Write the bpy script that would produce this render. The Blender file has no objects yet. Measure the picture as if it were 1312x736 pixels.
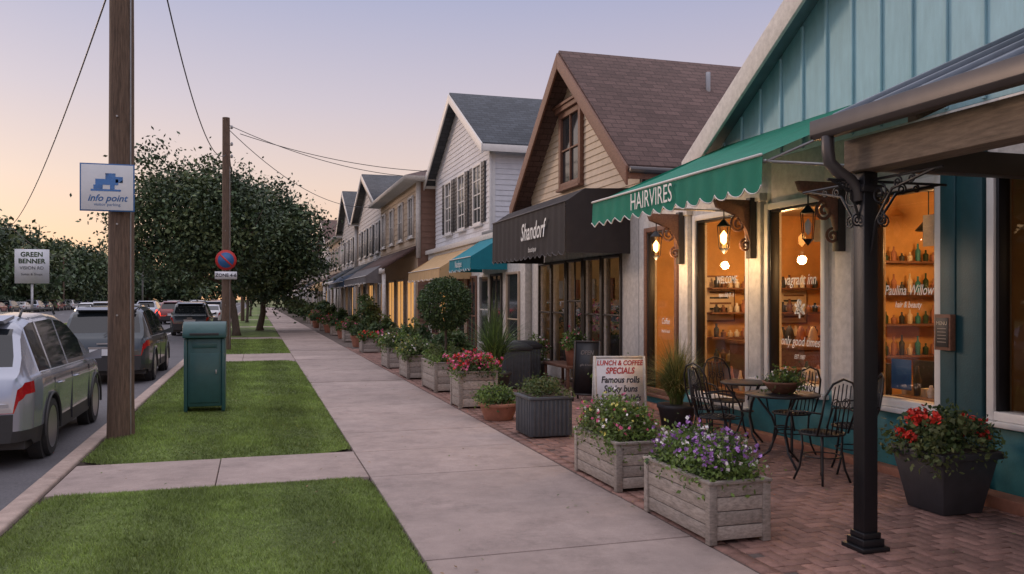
import bpy, math, random
import numpy as np
from mathutils import Vector, Matrix
R = np.random.default_rng(7)
random.seed(7)
scene = bpy.context.scene
scene.view_settings.view_transform='Standard'
scene.view_settings.look='None'
scene.view_settings.exposure=0

# ------------------------------------------------------------------ materials
MATS={}
def mat(name,col,rough=.7,var=.25,scale=6.,bump=0.,bscale=60.,metal=0.,spec=.5,island=0.,emit=None,estr=0.,coat=0.,big=.0,trans=0.,kind=None,stretch=(1,1,1),spots=0.,stripe=0.):
    if name in MATS: return MATS[name]
    m=bpy.data.materials.new(name); m.use_nodes=True
    nt=m.node_tree; N=nt.nodes; L=nt.links
    b=N['Principled BSDF']
    b.inputs['Roughness'].default_value=rough
    b.inputs['Metallic'].default_value=metal
    b.inputs['Specular IOR Level'].default_value=spec
    if coat: 
        b.inputs['Coat Weight'].default_value=coat; b.inputs['Coat Roughness'].default_value=.06
    tc=N.new('ShaderNodeTexCoord'); mp=N.new('ShaderNodeMapping'); mp.inputs['Scale'].default_value=stretch
    L.new(tc.outputs['Object'],mp.inputs['Vector']); vec=mp.outputs['Vector']
    c=[x for x in col]+[1]
    rgb=N.new('ShaderNodeRGB'); rgb.outputs[0].default_value=c
    cur=rgb.outputs[0]
    def mul(cur,fac):
        mx=N.new('ShaderNodeVectorMath'); mx.operation='SCALE'
        L.new(cur,mx.inputs[0]); L.new(fac,mx.inputs['Scale']); return mx.outputs[0]
    def rng(src,a,bv,lo=.3,hi=.7):
        r=N.new('ShaderNodeMapRange'); r.inputs['From Min'].default_value=lo; r.inputs['From Max'].default_value=hi
        r.inputs['To Min'].default_value=a; r.inputs['To Max'].default_value=bv; L.new(src,r.inputs['Value']); return r.outputs[0]
    if kind in('shingle','brick'):
        sx=N.new('ShaderNodeSeparateXYZ'); L.new(vec,sx.inputs[0])
        cb=N.new('ShaderNodeCombineXYZ')
        ad=N.new('ShaderNodeMath'); ad.operation='ADD'; L.new(sx.outputs[0],ad.inputs[0]); L.new(sx.outputs[1],ad.inputs[1])
        if kind=='shingle': L.new(sx.outputs[0],cb.inputs[0])
        else: L.new(ad.outputs[0],cb.inputs[0])
        L.new(sx.outputs[2],cb.inputs[1])
        bt=N.new('ShaderNodeTexBrick'); L.new(cb.outputs[0],bt.inputs['Vector'])
        bt.inputs['Scale'].default_value=1
        if kind=='shingle':
            bt.inputs['Brick Width'].default_value=.26; bt.inputs['Row Height'].default_value=.10; bt.inputs['Mortar Size'].default_value=.008
        else:
            bt.inputs['Brick Width'].default_value=.22; bt.inputs['Row Height'].default_value=.075; bt.inputs['Mortar Size'].default_value=.01
        bt.inputs['Color1'].default_value=[x*.82 for x in col]+[1]; bt.inputs['Color2'].default_value=[min(1,x*1.2) for x in col]+[1]
        bt.inputs['Mortar'].default_value=[x*.55 for x in col]+[1]
        cur=bt.outputs['Color']
        bp=N.new('ShaderNodeBump'); bp.inputs['Strength'].default_value=.5; bp.inputs['Distance'].default_value=.02; bp.invert=True
        L.new(bt.outputs['Fac'],bp.inputs['Height']); L.new(bp.outputs[0],b.inputs['Normal'])
    if var:
        n=N.new('ShaderNodeTexNoise'); n.inputs['Scale'].default_value=scale; n.inputs['Detail'].default_value=8; n.inputs['Roughness'].default_value=.65
        L.new(vec,n.inputs['Vector']); cur=mul(cur,rng(n.outputs[0],1-var,1+var))
    if big:
        n=N.new('ShaderNodeTexNoise'); n.inputs['Scale'].default_value=.7; n.inputs['Detail'].default_value=4
        L.new(tc.outputs['Object'],n.inputs['Vector']); cur=mul(cur,rng(n.outputs[0],1-big,1+big))
    if spots:
        n=N.new('ShaderNodeTexNoise'); n.inputs['Scale'].default_value=2.3; n.inputs['Detail'].default_value=10; n.inputs['Roughness'].default_value=.75
        L.new(tc.outputs['Object'],n.inputs['Vector']); cur=mul(cur,rng(n.outputs[0],1-spots,1.0,.36,.50))
        n=N.new('ShaderNodeTexVoronoi'); n.inputs['Scale'].default_value=7.; L.new(tc.outputs['Object'],n.inputs['Vector'])
        cur=mul(cur,rng(n.outputs['Distance'],1-spots*1.2,1.0,.02,.075))
        n=N.new('ShaderNodeTexNoise'); n.inputs['Scale'].default_value=160; n.inputs['Detail'].default_value=3
        L.new(tc.outputs['Object'],n.inputs['Vector']); cur=mul(cur,rng(n.outputs[0],1-spots*.7,1+spots*.7))
    if stripe:
        sx=N.new('ShaderNodeSeparateXYZ'); L.new(tc.outputs['Object'],sx.inputs[0])
        si=N.new('ShaderNodeMath'); si.operation='MULTIPLY'; si.inputs[1].default_value=6.0; L.new(sx.outputs[0],si.inputs[0])
        sn=N.new('ShaderNodeMath'); sn.operation='SINE'; L.new(si.outputs[0],sn.inputs[0])
        cur=mul(cur,rng(sn.outputs[0],1-stripe,1+stripe,-.6,.6))
    if island:
        g=N.new('ShaderNodeNewGeometry'); cur=mul(cur,rng(g.outputs['Random Per Island'],1-island,1+island,0,1))
    L.new(cur,b.inputs['Base Color'])
    if bump:
        n=N.new('ShaderNodeTexNoise'); n.inputs['Scale'].default_value=bscale; n.inputs['Detail'].default_value=6
        L.new(vec,n.inputs['Vector']); bp=N.new('ShaderNodeBump'); bp.inputs['Strength'].default_value=bump; bp.inputs['Distance'].default_value=.01
        L.new(n.outputs[0],bp.inputs['Height']); L.new(bp.outputs[0],b.inputs['Normal'])
    if emit:
        b.inputs['Emission Color'].default_value=list(emit)+[1]; b.inputs['Emission Strength'].default_value=estr
    if trans:
        out=N['Material Output']; t=N.new('ShaderNodeBsdfTranslucent'); L.new(cur,t.inputs[0])
        mx=N.new('ShaderNodeMixShader'); mx.inputs[0].default_value=trans
        L.new(b.outputs[0],mx.inputs[1]); L.new(t.outputs[0],mx.inputs[2]); L.new(mx.outputs[0],out.inputs[0])
    MATS[name]=m; return m
def glassmat(name,tint=(1,1,1),add=.04):
    if name in MATS: return MATS[name]
    m=bpy.data.materials.new(name); m.use_nodes=True; nt=m.node_tree; N=nt.nodes; L=nt.links
    N.remove(N['Principled BSDF'])
    t=N.new('ShaderNodeBsdfTransparent'); t.inputs[0].default_value=list(tint)+[1]
    g=N.new('ShaderNodeBsdfGlossy'); g.inputs['Roughness'].default_value=.015
    f=N.new('ShaderNodeFresnel'); f.inputs[0].default_value=1.5
    a=N.new('ShaderNodeMath'); a.operation='ADD'; a.inputs[1].default_value=add; L.new(f.outputs[0],a.inputs[0])
    mx=N.new('ShaderNodeMixShader'); L.new(a.outputs[0],mx.inputs[0]); L.new(t.outputs[0],mx.inputs[1]); L.new(g.outputs[0],mx.inputs[2])
    L.new(mx.outputs[0],N['Material Output'].inputs[0]); MATS[name]=m; return m

CONC=mat('concrete_paving',(.35,.275,.25),.85,.14,5,.35,140,island=.09,big=.13,spots=.2)
CURB=mat('curb_concrete',(.38,.29,.25),.85,.2,8,.4,90,island=.08,spots=.2)
ASPH=mat('asphalt',(.115,.11,.12),.8,.3,30,.5,250,big=.15,spots=.15)
SOIL=mat('soil',(.06,.045,.035),.95,.4,20,.6,60)
LAWN=mat('lawn_turf',(.11,.155,.035),.9,.35,18,.6,120,big=.25,stripe=.12)
BLADE=mat('grass_blade',(.18,.25,.058),.6,.35,5,island=.4,big=.28,trans=.3,stripe=.12)
FIELD=mat('far_grass',(.12,.14,.05),.95,.3,.5,.3,20,big=.2)
BRICKP=mat('paver_brick',(.25,.14,.115),.85,.2,25,.4,120,island=.24,big=.15,spots=.2)
MORT=mat('sand_joint',(.13,.10,.088),.95,.3,40)
PAINTW=mat('white_paint',(.72,.70,.68),.5,.06,8,.1,60)
PAINTD=mat('weathered_white',(.60,.57,.54),.6,.18,12,.2,60)
YEL=mat('yellow_line',(.55,.40,.08),.7,.3,20)
WLINE=mat('white_line',(.6,.6,.58),.7,.3,20)
WOODP=mat('pole_wood',(.12,.078,.055),.85,.5,9,.6,40,stretch=(6,6,.5))
WOODG=mat('weathered_wood',(.33,.285,.255),.8,.38,12,.5,50,island=.25,stretch=(2,1,5))
WOODB=mat('brown_wood',(.18,.085,.055),.6,.3,10,.3,40,stretch=(4,1,4))
BEAM=mat('beam_wood',(.17,.13,.10),.8,.4,10,.4,50,stretch=(5,.6,5))
BLACK=mat('black_iron',(.018,.018,.022),.4,.1,8,.1,60,metal=.3)
DARKF=mat('dark_frame',(.035,.028,.026),.5,.15,8)
TEALG=mat('gable_teal',(.31,.52,.60),.65,.10,4,.2,60,stretch=(3,3,.6),big=.06)
TEALD=mat('wainscot_teal',(.035,.20,.235),.55,.18,6,.2,60)
TEALN=mat('pilaster_darkteal',(.012,.06,.075),.5,.15,6,.2,60)
CREAM=mat('cream_siding',(.62,.51,.39),.7,.10,5,.15,60,big=.06)
WHITS=mat('white_siding',(.66,.66,.69),.65,.07,5,.15,60,big=.05)
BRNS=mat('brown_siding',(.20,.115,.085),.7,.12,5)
TANS=mat('tan_siding',(.47,.36,.26),.7,.12,5)
GRYS=mat('grey_siding',(.34,.34,.36),.7,.12,5)
OFFW=mat('offwhite_siding',(.50,.49,.50),.7,.12,5)
TAUPE=mat('taupe_siding',(.36,.29,.24),.7,.12,5)
SHB=mat('brown_shingle',(.12,.074,.066),.9,.25,25,kind='shingle',big=.12)
SHD=mat('slate_shingle',(.07,.08,.095),.9,.25,25,kind='shingle',big=.12)
METR=mat('metal_roof',(.20,.23,.27),.45,.15,4,metal=.5,big=.1)
GUTT=mat('gutter_metal',(.075,.068,.072),.4,.15,5,metal=.3)
GREENF=mat('green_canvas',(.007,.20,.135),.8,.12,5,.25,200,trans=.12)
BLKF=mat('black_canvas',(.030,.025,.026),.85,.15,6,.25,200)
GRYF=mat('grey_canvas',(.14,.13,.135),.85,.15,6,.25,200)
TEALF=mat('teal_canvas',(.01,.22,.29),.8,.1,5,.2,200,trans=.1)
TANF=mat('tan_canvas',(.58,.39,.20),.8,.1,5,.2,200,trans=.1)
NAVF=mat('navy_canvas',(.03,.06,.12),.8,.1,5)
GLASS=glassmat('shop_glass',(.94,.94,.94),.03)
GLASSD=mat('dark_window',(.03,.034,.04),.06,.2,2,spec=.8)
GLOW=mat('lamp_glow',(1,.7,.35),.5,0,emit=(1,.50,.13),estr=9)
SHOPGLOW=mat('lit_shop_glass',(.4,.25,.1),.2,.5,2.5,emit=(1,.48,.14),estr=.6)
ORWALL=mat('orange_plaster',(.60,.33,.12),.8,.2,2,big=.25)
ORCEIL=mat('interior_ceiling',(.45,.32,.2),.8,.1,3)
OAK=mat('oak_floor',(.26,.14,.07),.4,.3,6,stretch=(1,8,1))
TEXTW=mat('white_lettering',(.8,.8,.78),.6,0)
RED=mat('red_print',(.5,.03,.03),.5,.1,5)
BLUE=mat('blue_print',(.03,.12,.32),.45,.1,5)
CHALK=mat('chalk_white_board',(.72,.69,.72),.5,.1,5)
INK=mat('ink_black',(.02,.02,.03),.6,0)
SIGNW=mat('sign_white',(.66,.68,.72),.35,.08,4)
GALV=mat('galvanised',(.35,.35,.36),.4,.15,10,metal=.7)
TERRA=mat('terracotta',(.36,.16,.105),.85,.2,10,.2,60)
POTD=mat('dark_pot',(.036,.036,.042),.55,.2,8,.1,60)
POTG=mat('slate_planter',(.075,.082,.095),.6,.2,8,.1,60)
MAILG=mat('mailbox_green',(.022,.085,.088),.45,.15,6,.1,60,coat=.2)
BARK=mat('bark',(.09,.068,.052),.9,.4,10,.7,40,stretch=(4,4,1))
LF1=mat('leaf_green',(.075,.125,.04),.6,.2,2,island=.4,trans=.3)
LF2=mat('leaf_dark',(.04,.075,.028),.6,.2,2,island=.4,trans=.25)
LF3=mat('leaf_olive',(.125,.155,.055),.6,.2,2,island=.4,trans=.3)
TL1=mat('tree_leaf_green',(.058,.098,.040),.6,.2,2,island=.4)
TL2=mat('tree_leaf_dark',(.034,.062,.030),.6,.2,2,island=.4)
TL3=mat('tree_leaf_olive',(.085,.115,.042),.6,.2,2,island=.4)
LFG=mat('leaf_bright',(.155,.24,.055),.6,.2,2,island=.35,trans=.3)
LFS=mat('leaf_straw',(.36,.31,.12),.7,.2,2,island=.35,trans=.3)
FPK=mat('petal_pink',(.65,.13,.26),.6,.1,3,island=.35)
FPU=mat('petal_purple',(.34,.16,.46),.6,.1,3,island=.35)
FRE=mat('petal_red',(.66,.04,.025),.6,.1,3,island=.3)
FWH=mat('petal_white',(.78,.74,.74),.6,.1,3,island=.15)
FYE=mat('petal_yellow',(.6,.55,.14),.6,.1,3,island=.3)
DRYL=mat('dry_leaf',(.26,.16,.08),.8,.3,5,island=.4)
TIRE=mat('tyre_rubber',(.025,.025,.027),.8,.2,20)
RIM=mat('alloy_rim',(.45,.45,.47),.3,.05,5,metal=.9)
PLAST=mat('black_plastic',(.035,.035,.038),.55,.1,8)
CARGL=mat('car_glass',(.014,.018,.022),.04,0,spec=.7)
TAIL=mat('tail_lens',(.26,.006,.010),.12,.2,30,emit=(1,.02,.02),estr=.04,coat=.5)
TAILON=mat('tail_lens_lit',(.5,.02,.02),.2,0,emit=(1,.06,.03),estr=4)
HEADON=mat('head_lamp_lit',(.9,.8,.6),.2,0,emit=(1,.8,.5),estr=12)
HEAD=mat('head_lens',(.5,.5,.5),.1,0)
SILV=mat('silver_car_paint',(.36,.385,.46),.25,.03,3,metal=.55,coat=.9)
DKPT=mat('charcoal_car_paint',(.04,.052,.064),.28,.03,3,metal=.4,coat=.8)
WHPT=mat('white_car_paint',(.6,.6,.62),.3,.03,3,coat=.8)
REPT=mat('red_car_paint',(.25,.03,.03),.3,.03,3,coat=.8)

# ------------------------------------------------------------------ mesh builder
class O:
    def __init__(s,name,bevel=0.,smooth=False,T=None,one=False):
        s.name=name; s.parts={}; s.cur='body'; s.bevel=bevel; s.smooth=smooth
        s.T=np.array(T) if T is not None else None; s.lights=[]
    def part(s,n): s.cur=n; return s
    def raw(s,V,F,m):
        V=np.asarray(V,float).reshape(-1,3)
        if s.T is not None: V=V@s.T[:3,:3].T+s.T[:3,3]
        p=s.parts.setdefault(s.cur,dict(V=[],L=[],N=[],M=[],mats=[],n=0))
        if m not in p['mats']: p['mats'].append(m)
        mi=p['mats'].index(m)
        if isinstance(F,np.ndarray):
            lo=F.reshape(-1)+p['n']; nn=np.full(len(F),F.shape[1])
        else:
            lo=np.array([i for f in F for i in f],int)+p['n']; nn=np.array([len(f) for f in F],int)
        p['V'].append(V); p['L'].append(lo); p['N'].append(nn); p['M'].append(np.full(len(nn),mi)); p['n']+=len(V)
        return s
    def quad(s,pts,m): return s.raw(pts,[tuple(range(len(pts)))],m)
    def box(s,a,b,m):
        x0,x1=sorted((a[0],b[0]));y0,y1=sorted((a[1],b[1]));z0,z1=sorted((a[2],b[2]))
        V=[(x0,y0,z0),(x1,y0,z0),(x1,y1,z0),(x0,y1,z0),(x0,y0,z1),(x1,y0,z1),(x1,y1,z1),(x0,y1,z1)]
        return s.raw(V,[(0,3,2,1),(4,5,6,7),(0,1,5,4),(1,2,6,5),(2,3,7,6),(3,0,4,7)],m)
    def hexa(s,bot,top,m):
        return s.raw(list(bot)+list(top),[(0,3,2,1),(4,5,6,7),(0,1,5,4),(1,2,6,5),(2,3,7,6),(3,0,4,7)],m)
    def prism(s,poly,axis,a,b,m):
        def P(u,v,w):
            return {'x':(w,u,v),'y':(u,w,v),'z':(u,v,w)}[axis]
        n=len(poly); V=[P(u,v,a) for u,v in poly]+[P(u,v,b) for u,v in poly]
        F=[tuple(range(n)),tuple(range(2*n-1,n-1,-1))]+[(i,i+n,(i+1)%n+n,(i+1)%n) for i in range(n)]
        return s.raw(V,F,m)
    def tube(s,pts,r,m,n=8,cap=True):
        pts=[Vector(p) for p in pts]; k=len(pts)
        rs=r if isinstance(r,(list,tuple)) else [r]*k
        V=[];F=[]; up=None
        for i,p in enumerate(pts):
            d=(pts[min(i+1,k-1)]-pts[max(i-1,0)]).normalized()
            if up is None:
                up=Vector((0,0,1)) if abs(d.z)<.9 else Vector((1,0,0))
            a=d.cross(up).normalized(); c=a.cross(d).normalized(); up=c
            for j in range(n):
                t=2*math.pi*j/n; V.append(tuple(p+(a*math.cos(t)+c*math.sin(t))*rs[i]))
        for i in range(k-1):
            for j in range(n):
                F.append((i*n+j,i*n+(j+1)%n,(i+1)*n+(j+1)%n,(i+1)*n+j))
        if cap: F+= [tuple(range(n-1,-1,-1)),tuple(range((k-1)*n,k*n))]
        return s.raw(V,F,m)
    def lathe(s,prof,c,m,n=24,axis='z'):
        V=[];F=[]
        for r,z in prof:
            for j in range(n):
                t=2*math.pi*j/n; x,y=r*math.cos(t),r*math.sin(t)
                if axis=='z': V.append((c[0]+x,c[1]+y,c[2]+z))
                elif axis=='x': V.append((c[0]+z,c[1]+x,c[2]+y))
                else: V.append((c[0]+x,c[1]+z,c[2]+y))
        k=len(prof)
        for i in range(k-1):
            for j in range(n): F.append((i*n+j,i*n+(j+1)%n,(i+1)*n+(j+1)%n,(i+1)*n+j))
        if prof[0][0]>1e-4: F.append(tuple(range(n-1,-1,-1)))
        if prof[-1][0]>1e-4: F.append(tuple(range((k-1)*n,k*n)))
        return s.raw(V,F,m)
    def text(s,t,size,o,ux,uy,m,align='CENTER',shear=0,wide=1.,bold=0.):
        cu=bpy.data.curves.new('t','FONT'); cu.body=t; cu.size=size; cu.align_x=align; cu.align_y='CENTER'; cu.shear=shear; cu.resolution_u=3
        cu.extrude=.0; cu.offset=bold
        ob=bpy.data.objects.new('t',cu); scene.collection.objects.link(ob)
        dg=bpy.context.evaluated_depsgraph_get(); dg.update()
        me=bpy.data.meshes.new_from_object(ob.evaluated_get(dg))
        V=np.array([v.co[:] for v in me.vertices]).reshape(-1,3); F=[tuple(p.vertices) for p in me.polygons]
        bpy.data.objects.remove(ob); bpy.data.curves.remove(cu); bpy.data.meshes.remove(me)
        if len(V)==0: return s
        ux=np.array(ux,float)*wide; uy=np.array(uy,float)
        W=np.array(o,float)+V[:,:1]*ux+V[:,1:2]*uy
        return s.raw(W,F,m)
    def leaves(s,C,size,m,asp=.6,up=0.):
        C=np.asarray(C,float).reshape(-1,3); n=len(C)
        if n==0: return s
        a=R.normal(size=(n,3)); a/=np.linalg.norm(a,axis=1)[:,None]
        nn=R.normal(size=(n,3)); nn[:,2]+=up; b=np.cross(a,nn); b/=(np.linalg.norm(b,axis=1)[:,None]+1e-6)
        sz=size*R.uniform(.6,1.35,(n,1))
        V=np.stack([C-a*sz,C-b*sz*asp,C+a*sz,C+b*sz*asp],1).reshape(-1,3)
        return s.raw(V,np.arange(4*n).reshape(n,4),m)
    def blades(s,base,n,length,spread,m,w=.006,seg=4,droop=.6):
        base=np.array(base); V=[];F=[]
        for i in range(n):
            th=R.uniform(0,2*math.pi); lean=R.uniform(.05,1)*spread; l=length*R.uniform(.65,1.1)
            d=np.array([math.cos(th),math.sin(th),0]); side=np.array([-d[1],d[0],0])*w
            p0=base+d*R.uniform(0,.06)+side*R.uniform(-8,8)
            k=len(V)
            for j in range(seg+1):
                t=j/seg; p=p0+d*(lean*l*t*t)+np.array([0,0,l*(t-droop*lean*t*t*.7)])
                ww=(1-t*.92); V+= [p-side*ww,p+side*ww]
            for j in range(seg): F.append((k+2*j,k+2*j+1,k+2*j+3,k+2*j+2))
        return s.raw(V,F,m)
    def light(s,loc,power,col=(1,.62,.28),rad=.08):
        s.lights.append((loc,power,col,rad)); return s
    def done(s):
        allV=np.concatenate([v for p in s.parts.values() for v in p['V']])
        mn=allV.min(0); mx=allV.max(0); org=np.array([(mn[0]+mx[0])/2,(mn[1]+mx[1])/2,mn[2]])
        obs=[]
        for pn,p in s.parts.items():
            V=np.concatenate(p['V'])-org; Lo=np.concatenate(p['L']); Nn=np.concatenate(p['N']); M=np.concatenate(p['M'])
            me=bpy.data.meshes.new(s.name+'_'+pn)
            me.vertices.add(len(V)); me.vertices.foreach_set('co',V.astype(np.float32).ravel())
            me.loops.add(len(Lo)); me.loops.foreach_set('vertex_index',Lo.astype(np.int32))
            me.polygons.add(len(Nn)); me.polygons.foreach_set('loop_start',np.concatenate([[0],np.cumsum(Nn)[:-1]]).astype(np.int32))
            me.polygons.foreach_set('material_index',M.astype(np.int32))
            for m in p['mats']: me.materials.append(m)
            me.update(calc_edges=True); me.validate()
            if s.smooth:
                me.polygons.foreach_set('use_smooth',np.ones(len(me.polygons),bool))
                me.set_sharp_from_angle(angle=math.radians(38))
            ob=bpy.data.objects.new(pn,me); scene.collection.objects.link(ob)
            if s.bevel and pn not in('leaves','flowers','foliage','blades','lettering','siding','topiary'):
                b=ob.modifiers.new('bevel','BEVEL'); b.width=s.bevel; b.segments=2; b.limit_method='ANGLE'; b.angle_limit=math.radians(40)
            obs.append(ob)
        if len(obs)==1: root=obs[0]; root.name=s.name
        else:
            root=bpy.data.objects.new(s.name,None); scene.collection.objects.link(root)
            for o in obs: o.parent=root
        root.location=org
        for loc,power,col,rad in s.lights:
            ld=bpy.data.lights.new('bulb','POINT'); ld.energy=power; ld.color=col; ld.shadow_soft_size=rad
            lo=bpy.data.objects.new('bulb',ld); scene.collection.objects.link(lo); lo.parent=root; lo.location=Vector(loc)-Vector(org)
        return root

# ------------------------------------------------------------------ ground
g=O('ground'); g.quad([(-900,-300,-.16),(700,-300,-.16),(700,1500,-.16),(-900,1500,-.16)],FIELD); g.done()
g=O('road'); g.quad([(-11,-60,-.12),(-1.95,-60,-.12),(-1.95,420,-.12),(-11,420,-.12)],ASPH)
g.quad([(-31,-60,-.121),(-13,-60,-.121),(-13,420,-.121),(-31,420,-.121)],ASPH); g.done()
g=O('road_marking')
for y in range(-8,200,9):
    g.quad([(-7.0,y,-.116),(-6.88,y,-.116),(-6.88,y+3,-.116),(-7.0,y+3,-.116)],WLINE)
    g.quad([(-22,y,-.116),(-21.85,y,-.116),(-21.85,y+3,-.116),(-22,y+3,-.116)],WLINE)
for x in(-10.7,-13.3,-4.35): g.quad([(x,-30,-.1155),(x+.1,-30,-.1155),(x+.1,300,-.1155),(x,300,-.1155)],WLINE if x>-5 else YEL)
g.done()
g=O('median'); g.box((-12.85,-60,-.15),(-11.15,420,-.01),LAWN); g.box((-11.15,-60,-.15),(-11,420,0),CURB); g.box((-13,-60,-.15),(-12.85,420,0),CURB); g.done()
g=O('curb',bevel=.02)
y=-6.
while y<170:
    g.box((-1.97,y,-.16),(-1.79,y+2.99,.0),CURB); y+=3
g.done()
g=O('verge_base'); g.box((-1.78,-6,-.15),(40,180,-.03),SOIL); g.done()
# lawns
PATHS=[(8.1,9.5),(23.7,27.2),(36.5,39),(52,54),(70,72.5),(90,93),(115,118)]
gaps=[-6.]+[v for p in PATHS for v in p]+[170.]
lawnseg=[(gaps[i],gaps[i+1]) for i in range(0,len(gaps),2)]
XL,XR=-1.75,1.03
def lawnh(x,y,y0,y1):
    e=min(x-XL,XR-x,y-y0,y1-y); return -.02+.055*min(1,max(0,e)/.35)**.6
lw=O('lawn',smooth=True)
def inside(x,y,y0,y1,r=.38):
    cx=min(max(x,XL+r),XR-r); cy=min(max(y,y0+r),y1-r)
    return (x-cx)**2+(y-cy)**2<=r*r
for y0,y1 in lawnseg:
    ny=int(min(120,max(12,(y1-y0)*5))); nx=18; r=.38; V=[];F=[]
    for j in range(ny+1):
        yy=y0+(y1-y0)*j/ny
        e=min(yy-y0,y1-yy); ins=0 if e>=r else r-math.sqrt(max(0,r*r-(r-e)**2))
        for i in range(nx+1):
            xx=XL+ins+(XR-XL-2*ins)*i/nx; V.append((xx,yy,lawnh(xx,yy,y0,y1)))
    for j in range(ny):
        for i in range(nx):
            a=j*(nx+1)+i; F.append((a,a+1,a+nx+2,a+nx+1))
    lw.raw(V,F,LAWN)
lw.done()
gb=O('lawn_grass')
def addgrass(y0,y1,Y0,Y1,dens,w,h):
    n=int((XR-XL)*(y1-y0)*dens)
    x=R.uniform(XL+.01,XR+.015,n); y=R.uniform(y0,y1,n)
    keep=np.array([inside(a,b,Y0-.01,Y1+.01) or inside(a-.015,b,Y0-.01,Y1+.01) for a,b in zip(x,y)]); x=x[keep];y=y[keep]; n=len(x)
    e=np.minimum(np.minimum(x-XL,XR-x),np.minimum(y-Y0,Y1-y)); z=-.02+.055*np.clip(np.maximum(e,0)/.35,0,1)**.6-.004
    pn=.85+.25*np.sin(x*3.1+y*1.7)*np.sin(y*2.3-x)
    th=R.uniform(0,math.pi,n); hh=h*R.uniform(.5,1.35,n)*pn; lx=R.normal(0,.6,n)*h; ly=R.normal(0,.6,n)*h
    dx=np.cos(th)*w; dy=np.sin(th)*w
    V=np.stack([np.stack([x-dx,y-dy,z],1),np.stack([x+dx,y+dy,z],1),np.stack([x+lx,y+ly,z+hh],1)],1).reshape(-1,3)
    gb.raw(V,np.arange(3*n).reshape(n,3),BLADE)
addgrass(3.6,8.1,-6,8.1,6500,.0035,.035)
addgrass(9.5,15,9.5,23.7,4200,.005,.037)
addgrass(15,23.7,9.5,23.7,1800,.009,.04)
addgrass(27.2,36.5,27.2,36.5,700,.016,.045)
gb.done()
# sidewalk
sw=O('sidewalk',bevel=.006)
y=8.1-1.35*9
while y<165:
    dz=R.uniform(-.004,.004); dz2=dz+R.uniform(-.003,.003)
    a=[(1.05,y+.007),(2.98,y+.007),(2.98,y+1.343),(1.05,y+1.343)]
    sw.hexa([(p[0],p[1],-.1) for p in a],[(p[0],p[1],d) for p,d in zip(a,(dz,dz2,dz2,dz))],CONC); y+=1.35
for a,b in PATHS:
    for x0,x1 in((XL+.005,-.36),(-.35,1.035)):
        sw.box((x0,a+.01,-.1),(x1,b-.01,R.uniform(-.003,.003)),CONC)
sw.done()
# fallen leaves and debris
fl=O('fallen_leaves')
n=520; xx=R.uniform(-1.9,5.8,n); yy=4+R.uniform(0,1,n)**1.4*26
for m_,k in((DRYL,0),(LF3,1)):
    X_=xx[k::2];Y_=yy[k::2]; s_=R.uniform(.010,.022,len(X_)); a=R.uniform(0,6.28,len(X_)); zz=np.where(X_<1.04,.05,.008)
    ca,sa=np.cos(a),np.sin(a); V=np.stack([np.stack([X_-ca*s_,Y_-sa*s_,zz],1),np.stack([X_+sa*s_*.5,Y_-ca*s_*.5,zz+.004],1),np.stack([X_+ca*s_,Y_+sa*s_,zz+.008],1),np.stack([X_-sa*s_*.5,Y_+ca*s_*.5,zz+.004],1)],1).reshape(-1,3)
    fl.raw(V,np.arange(len(V)).reshape(-1,4),m_)
fl.done()
# brick patio : herringbone pavers
bp=O('brick_paving')
bp.box((3.0,-4,-.1),(6.3,60,-.012),MORT)
u=.1015
V=[];F=[]
def paver(x0,y0,x1,y1):
    x0=max(x0,3.13);x1=min(x1,6.15); 
    if x1-x0<.02: return
    gp=.004; c=.004; z=R.uniform(-.003,.003); k=len(V)
    x0+=gp;x1-=gp;y0+=gp;y1-=gp
    V.extend([(x0,y0,-.03),(x1,y0,-.03),(x1,y1,-.03),(x0,y1,-.03),(x0,y0,z-c),(x1,y0,z-c),(x1,y1,z-c),(x0,y1,z-c),(x0+c,y0+c,z),(x1-c,y0+c,z),(x1-c,y1-c,z),(x0+c,y1-c,z)])
    for a,b in((0,1),(1,2),(2,3),(3,0)): F.append((k+a,k+b,k+b+4,k+a+4)); F.append((k+a+4,k+b+4,k+b+8,k+a+8))
    F.append((k+8,k+9,k+10,k+11))
for i in range(0,32):
    for j in range(0,260):
        m=(i-j)%4; x=3.13+i*u; y=2.5+j*u
        if m==0: paver(x,y,x+2*u,y+u)
        elif m==2: paver(x,y-u,x+u,y+u)
y=-1
while y<30:
    x0=3.01;k=len(V); gp=.004;z=R.uniform(-.002,.002)
    V.extend([(x0,y,-.03),(3.125,y,-.03),(3.125,y+.205,-.03),(x0,y+.205,-.03),(x0,y,z),(3.125,y,z),(3.125,y+.205,z),(x0,y+.205,z)])
    for f in((4,5,6,7),(0,1,5,4),(1,2,6,5),(2,3,7,6),(3,0,4,7)): F.append(tuple(k+q for q in f))
    y+=.213
bp.raw(V,F,BRICKP); bp.done()

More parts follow.
